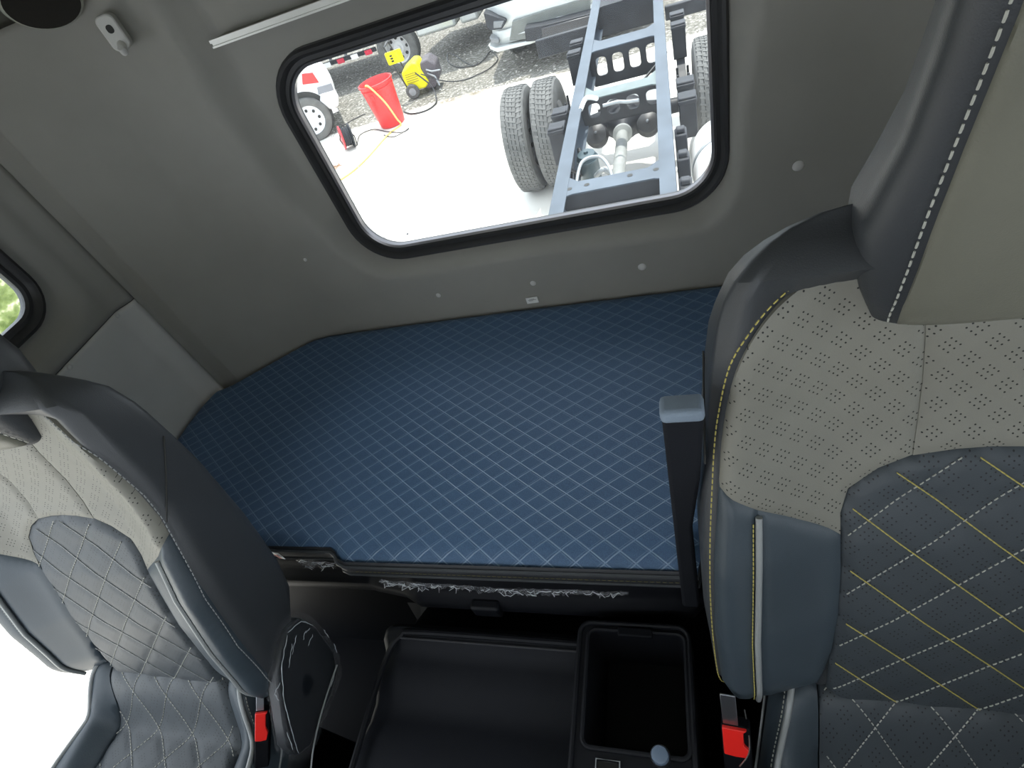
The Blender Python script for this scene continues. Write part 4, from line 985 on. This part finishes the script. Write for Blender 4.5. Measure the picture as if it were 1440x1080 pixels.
front_poly([(765, 29), (832, 11), (833, 28), (767, 44)], 'number_plate_panel', plain('dark glossy panel', (.04, .04, .045), .3, vary=.2), -.215, -.1)
front_poly([(689, 59), (700, 63), (745, 53), (772, 46), (770, 50), (746, 58), (702, 69), (692, 65)], 'lower_lip', M_SIL, -.03, .04)
wheel(st, (-2.12, SY + .95, GZ + .38), .38, .24, blocks=40, face=-1)
wheel(st, (-.28, SY + .95, GZ + .38), .38, .24, blocks=40, face=1)

# ---- white car at the left edge
wc = thing('white_car', 'white car at the left edge of the window, tail light and rear wheel in view', 'car', (-5.03, 7.62, GZ))
CY = 7.62
M_CARW = plain('white car paint', (.82, .83, .84), .25, vary=.01)
side = spline([(-4.60, .34), (-4.53, .50), (-4.55, .62), (-4.66, .70), (-4.70, .90), (-4.86, 1.10), (-5.15, 1.40), (-5.6, 1.50), (-6.8, 1.46), (-7.4, 1.0), (-8.3, .85), (-8.4, .5), (-8.3, .30)], 5)
R_ = []
for k, (yy, sc_, sh) in enumerate(((0.0, .97, 0), (.06, 1.0, 0), (.3, 1.012, .02), (.8, 1.016, .03), (1.3, 1.012, .02), (1.56, 1.0, 0), (1.62, .97, 0))):
    cx_ = -6.4; R_.append([(cx_ + (x - cx_)*sc_, CY + yy, GZ + .30 + (h - .30)*sc_) for x, h in side] + [(-8.3, CY + yy, GZ + .24), (-4.62, CY + yy, GZ + .24)])
mb = MB(); mb.rings(R_); place(mb, 'body', M_CARW, wc, ang=35)
mb = MB(); mb.prism([(x, GZ + h) for x, h in ((-4.58, .30), (-4.52, .42), (-4.55, .60), (-4.72, .56), (-4.80, .45), (-4.72, .30))], CY - .01, CY + 1.63, axis=1); place(mb, 'rear_bumper', M_CARW, wc, bevel=.02)
mb = MB(); mb.prism([(-4.545, GZ + .50), (-4.53, GZ + .60), (-4.74, GZ + .62), (-4.77, GZ + .53)], CY - .012, CY + .3, axis=1); place(mb, 'bumper_trim', plain('grey bumper trim', (.22, .23, .25), .5, vary=.05), wc, bevel=.008)
mb = MB(); mb.prism([(-4.68, GZ + .66), (-4.70, GZ + .80), (-4.84, GZ + .84), (-4.90, GZ + .72)], CY - .015, CY + .22, axis=1); t = place(mb, 'tail_light', plain('red tail light glass', (.75, .03, .03), .15, vary=.1), wc, bevel=.008)
mb = MB(); mb.prism(rrect(-5.20, -5.09, GZ + .71, GZ + .745, .015), CY - .03, CY + .0, axis=1); place(mb, 'fuel_flap', M_PIP, wc)
mb = MB(); mb.lathe([(.335, 0), (.335, .003)], (-5.03, CY, GZ + .32), (0, -1, 0), 40); place(mb, 'wheel_arch', M_SEAM, wc)
wheel(wc, (-5.03, CY + .01, GZ + .29), .29, .18, ax=(0, 1, 0), blocks=30, rim=.66, flat=True, holes=8, rm=plain('silver alloy', (.62, .63, .65), .3, vary=.05), face=-1)

wc.location = (-4.95, 7.50, GZ); wc.rotation_euler = (0, 0, math.radians(30))

# ---- flatbed truck behind the machine
fbk = thing('flatbed_truck', 'grey truck with a red and white reflective strip, behind the yellow machine', 'truck', (-4.8, 10.4, GZ))
FY = 9.55
mb = MB(); mb.box((-8.2, FY + .05, GZ + .70), (-4.45, FY + 2.0, GZ + .95)); place(mb, 'load_bed', M_FRD, fbk, bevel=.02)
mb = MB(); mb.box((-8.2, FY + .02, GZ + .42), (-4.55, FY + .06, GZ + .48)); t = place(mb, 'side_guard', M_FRD, fbk)
M_RR = plain('red reflective', (.55, .03, .06), .4, vary=.05)
for k in range(12):
    xk = -4.62 - k*.27; mb = MB(); mb.box((xk - .13, FY + .012, GZ + .405), (xk, FY + .022, GZ + .475)); loc(mb, tuple(fbk.location)); mb.build('reflector_strip', M_RR if k % 2 == 0 else M_WHITE, t, smooth=False)
wheel(fbk, (-4.20, FY + .14, GZ + .35), .35, .22, ax=(0, 1, 0), blocks=40, face=-1, rim=.60, rm=plain('pale wheel rim', (.5, .5, .5), .4, vary=.05))
mb = MB(); mb.box((-3.78, FY + .0, GZ + .42), (-3.10, FY + 1.9, GZ + .80)); mb.box((-3.02, FY + .0, GZ + .42), (-2.72, FY + 1.9, GZ + .9)); place(mb, 'cab_step', M_SIL, fbk, bevel=.04)
mb = MB(); mb.box((-3.78, FY + .1, GZ + .80), (-2.30, FY + 1.9, GZ + 2.5)); place(mb, 'cab', M_SIL, fbk, bevel=.08)
for px, py in ((466, 88), (487, 80)):
    v = aty(px, py, FY + .25); mb = MB(); mb.tube([v, v + Vector((.04, 0, .18)), v + Vector((.15, .1, .2))], .03, 8); place(mb, 'frame_bracket', M_PIP, fbk)

# ---- red barrel, pressure washer, cable reel, hoses
bk = thing('red_barrel', 'tall open red plastic barrel on the gravel edge, a yellow hose over its rim', 'barrel', (-3.69, 7.36, GZ))
M_BAR = plain('red barrel plastic', (.72, .03, .03), .4, vary=.06)
mb = MB(); mb.lathe([(.001, .004), (.165, .004), (.175, .02), (.20, .30), (.222, .53), (.236, .545), (.236, .565), (.222, .57), (.212, .555), (.192, .30), (.168, .03), (.001, .02)], (0, 0, 0), (0, 0, 1), 44, cap=False); mb.build('barrel_body', M_BAR, bk)
mb = MB(); mb.tube([(.0 + .222*math.cos(t), .222*math.sin(t), .50) for t in np.linspace(0, 2*PI, 40)[:-1]], .006, 6, closed=True); mb.build('hoop', M_BAR, bk)
mb = MB(); mb.prism(rrect(-.06, .0, .40, .46, .012), -.222, -.213, axis=1); mb.build('square_emboss', plain('darker red emboss', (.5, .03, .03), .4, vary=0), bk, bevel=.003)
def groundline(name, pts, r, mat, lab, cat='hose', grp=None, n=10):
    mb = MB(); mb.tube(spline(pts, n), r, 6); c = pts[0]; loc(mb, c); o = mb.build(name, mat); o.location = c; return tag(o, lab, cat, grp)
g_ = lambda px, py, h=.012: tuple(atz(px, py, GZ + h))
M_HOY = plain('yellow hose', (.68, .52, .16), .5, vary=.05)
groundline('garden_hose', [(-3.74, 7.42, GZ + .40), (-3.76, 7.20, GZ + .555), (-3.68, 7.12, GZ + .58), (-3.56, 7.12, GZ + .36), (-3.50, 7.13, GZ + .12), g_(563, 176), g_(545, 190), g_(520, 218), g_(497, 240), g_(470, 258), g_(440, 275), g_(400, 300)], .011, M_HOY, 'yellow hose from the red barrel across the concrete')
groundline('power_cable', [g_(482, 190, .12), g_(500, 205), g_(506, 190), g_(525, 182), g_(545, 185), g_(565, 186), g_(575, 180), g_(555, 192), g_(540, 190)], .007, M_RUB, 'thin dark cable curling between the cable reel and the barrel', 'cable')
groundline('power_cable', [g_(502, 214), g_(504, 235), g_(500, 260), g_(497, 300)], .006, M_PIP, 'thin grey cable running straight from the reel towards the cab', 'cable')
groundline('power_cable', [g_(568, 157), g_(580, 160), g_(600, 155), g_(613, 145), g_(612, 132, .05), g_(606, 120, .15), (-3.42, 8.1, GZ + .33)], .011, M_RUB, 'thick black cable looping in front of the yellow machine', 'cable')
groundline('power_cable', [(-3.35, 8.1, GZ + .3), g_(625, 114, .1), g_(650, 113), g_(672, 105), g_(690, 95), g_(700, 82), g_(690, 72), g_(680, 84), g_(668, 92), g_(655, 88), g_(640, 78), g_(630, 76), g_(630, 86), g_(642, 94), g_(665, 93), g_(672, 88)], .008, M_RUB, 'tangled black cable on the gravel near the silver truck', 'cable')
groundline('power_cable', [g_(478, 180), g_(490, 172), g_(505, 164), g_(514, 160)], .007, M_RUB, 'short dark cable end on the gravel left of the barrel', 'cable')
rl = thing('cable_reel', 'small round dark red cable reel on the concrete', 'reel', (-4.16, 6.86, GZ))
ax = Vector((-.80, -.55, .15)).normalized(); cc = Vector((0, 0, .155))
mb = MB(); mb.lathe([(.001, .055), (.145, .055), (.15, .065), (.145, .075), (.001, .075)], cc, ax, 32, cap=False); mb.build('front_disc', plain('dark red disc', (.42, .03, .04), .4, vary=.05), rl)
mb = MB(); mb.lathe([(.001, -.075), (.145, -.075), (.15, -.065), (.145, -.055), (.001, -.055)], cc, ax, 32, cap=False); mb.build('back_disc', M_FRD, rl)
mb = MB(); mb.lathe([(.11, -.055), (.12, -.04), (.112, -.03), (.122, -.015), (.113, 0), (.123, .015), (.113, .03), (.122, .045), (.11, .055)], cc, ax, 28); mb.build('wound_cable', M_FRD, rl)
mb = MB(); mb.tube([cc + ax*.08 + Vector((0, 0, -.145)), cc + ax*.10 + Vector((0, 0, -.02)), cc + Vector((0, 0, .175)), cc - ax*.1 + Vector((0, 0, -.02)), cc - ax*.08 + Vector((0, 0, -.145))], .008, 8); mb.build('stand', M_FRD, rl)
pw = thing('pressure_washer', 'yellow and black wheeled machine with a yellow panel on its handle', 'machine', (-3.42, 8.22, GZ), rz=math.radians(8))
M_YL = plain('bright yellow plastic', (.86, .80, .0), .4, vary=.03)
mb = MB(); mb.prism([(-.27, .10), (-.24, .36), (-.05, .44), (.02, .42), (.10, .14), (.02, .08)], -.02, .34, axis=1); mb.build('yellow_housing', M_YL, pw, bevel=.02)
mb = MB(); mb.prism([(-.02, .06), (.06, .40), (.18, .42), (.27, .33), (.26, .14), (.16, .04)], -.0, .34, axis=1); mb.build('motor_block', plain('dark grey motor', (.09, .08, .09), .6, vary=.1), pw, bevel=.02)
mb = MB()
for k in range(5): mb.box((-.21 + k*.002, -.028, .20 + k*.028), (-.03, -.019, .212 + k*.028))
mb.build('vent_slots', plain('dark yellow slot', (.4, .36, .02), .5, vary=0), pw, smooth=False)
mb = MB(); mb.lathe([(.05, 0), (.085, .005), (.10, .02), (.10, .035), (.085, .05), (.04, .05)], (-.17, -.03, .10), (0, -1, 0), 28); t = mb.build('wheel', M_TYRE, pw)
mb = MB(); mb.lathe([(.055, .045), (.05, .053), (.012, .055), (.001, .06)], (-.17, -.03, .10), (0, -1, 0), 20, cap=False); mb.build('hub', M_PIP, t)
mb = MB(); mb.tube([(-.23, -.02, .12), (-.30, -.02, .50), (-.34, 0, .72)], .011, 8); mb.tube([(-.23, .32, .12), (-.30, .32, .50), (-.34, .3, .72)], .011, 8); mb.tube([(-.34, 0, .72), (-.34, .3, .72)], .011, 8); mb.build('handle', M_RUB, pw)
mb = MB(); mb.prism(rrect(-.36, -.12, .50, .66, .02), -.04, -.015, axis=1); t = mb.build('handle_panel', M_YL, pw, bevel=.006)
mb = MB()
for k in range(3): mb.box((-.30, -.043, .53 + k*.034), (-.262, -.040, .552 + k*.034))
mb.build('panel_marks', M_FRD, t, smooth=False)
mb = MB(); mb.tube([(.12, -.01, .30), (.2, -.06, .27), (.33, -.08, .26)], .012, 8); mb.tube([(.12, -.01, .25), (.22, -.07, .2), (.25, -.1, .08)], .012, 8); mb.build('hose_outlets', M_PIP, pw)
# litter on the concrete
rnd = random.Random(21); mb = MB()
for i in range(26):
    a0 = rnd.uniform(0, 6.28); x, y = rnd.uniform(-.12, .12), rnd.uniform(-.08, .08); mb.tube([(x, y, .008), (x + .05*math.cos(a0), y + .05*math.sin(a0), .02), (x + .08*math.cos(a0 + .5), y + .08*math.sin(a0 + .5), .008)], .006, 5)
o = mb.build('dry_leaves', plain('brown litter', (.33, .2, .12), .9, vary=.3)); o.location = g_(463, 240, 0); tag(o, 'small heap of brown litter on the concrete below the cable reel', 'litter', kind='stuff')
for i, (px, py, w_, l_) in enumerate(((536, 335, .10, .02), (549, 332, .03, .02), (573, 329, .02, .03))):
    v = g_(px, py, .002); mb = MB(); mb.box((-w_/2, -l_/2, 0), (w_/2, l_/2, .002)); o = mb.build('paper_scrap', M_PIP if i < 2 else M_FRD, smooth=False); o.location = v
    tag(o, ('long grey scrap on the concrete, leftmost near the window sill', 'short grey scrap on the concrete between two others', 'small dark square scrap on the concrete')[i], 'scrap', 'scraps on the concrete')
for o in list(COL.objects):
    if o.name.split('.')[0] == 'stitching': o['kind'] = 'stuff'
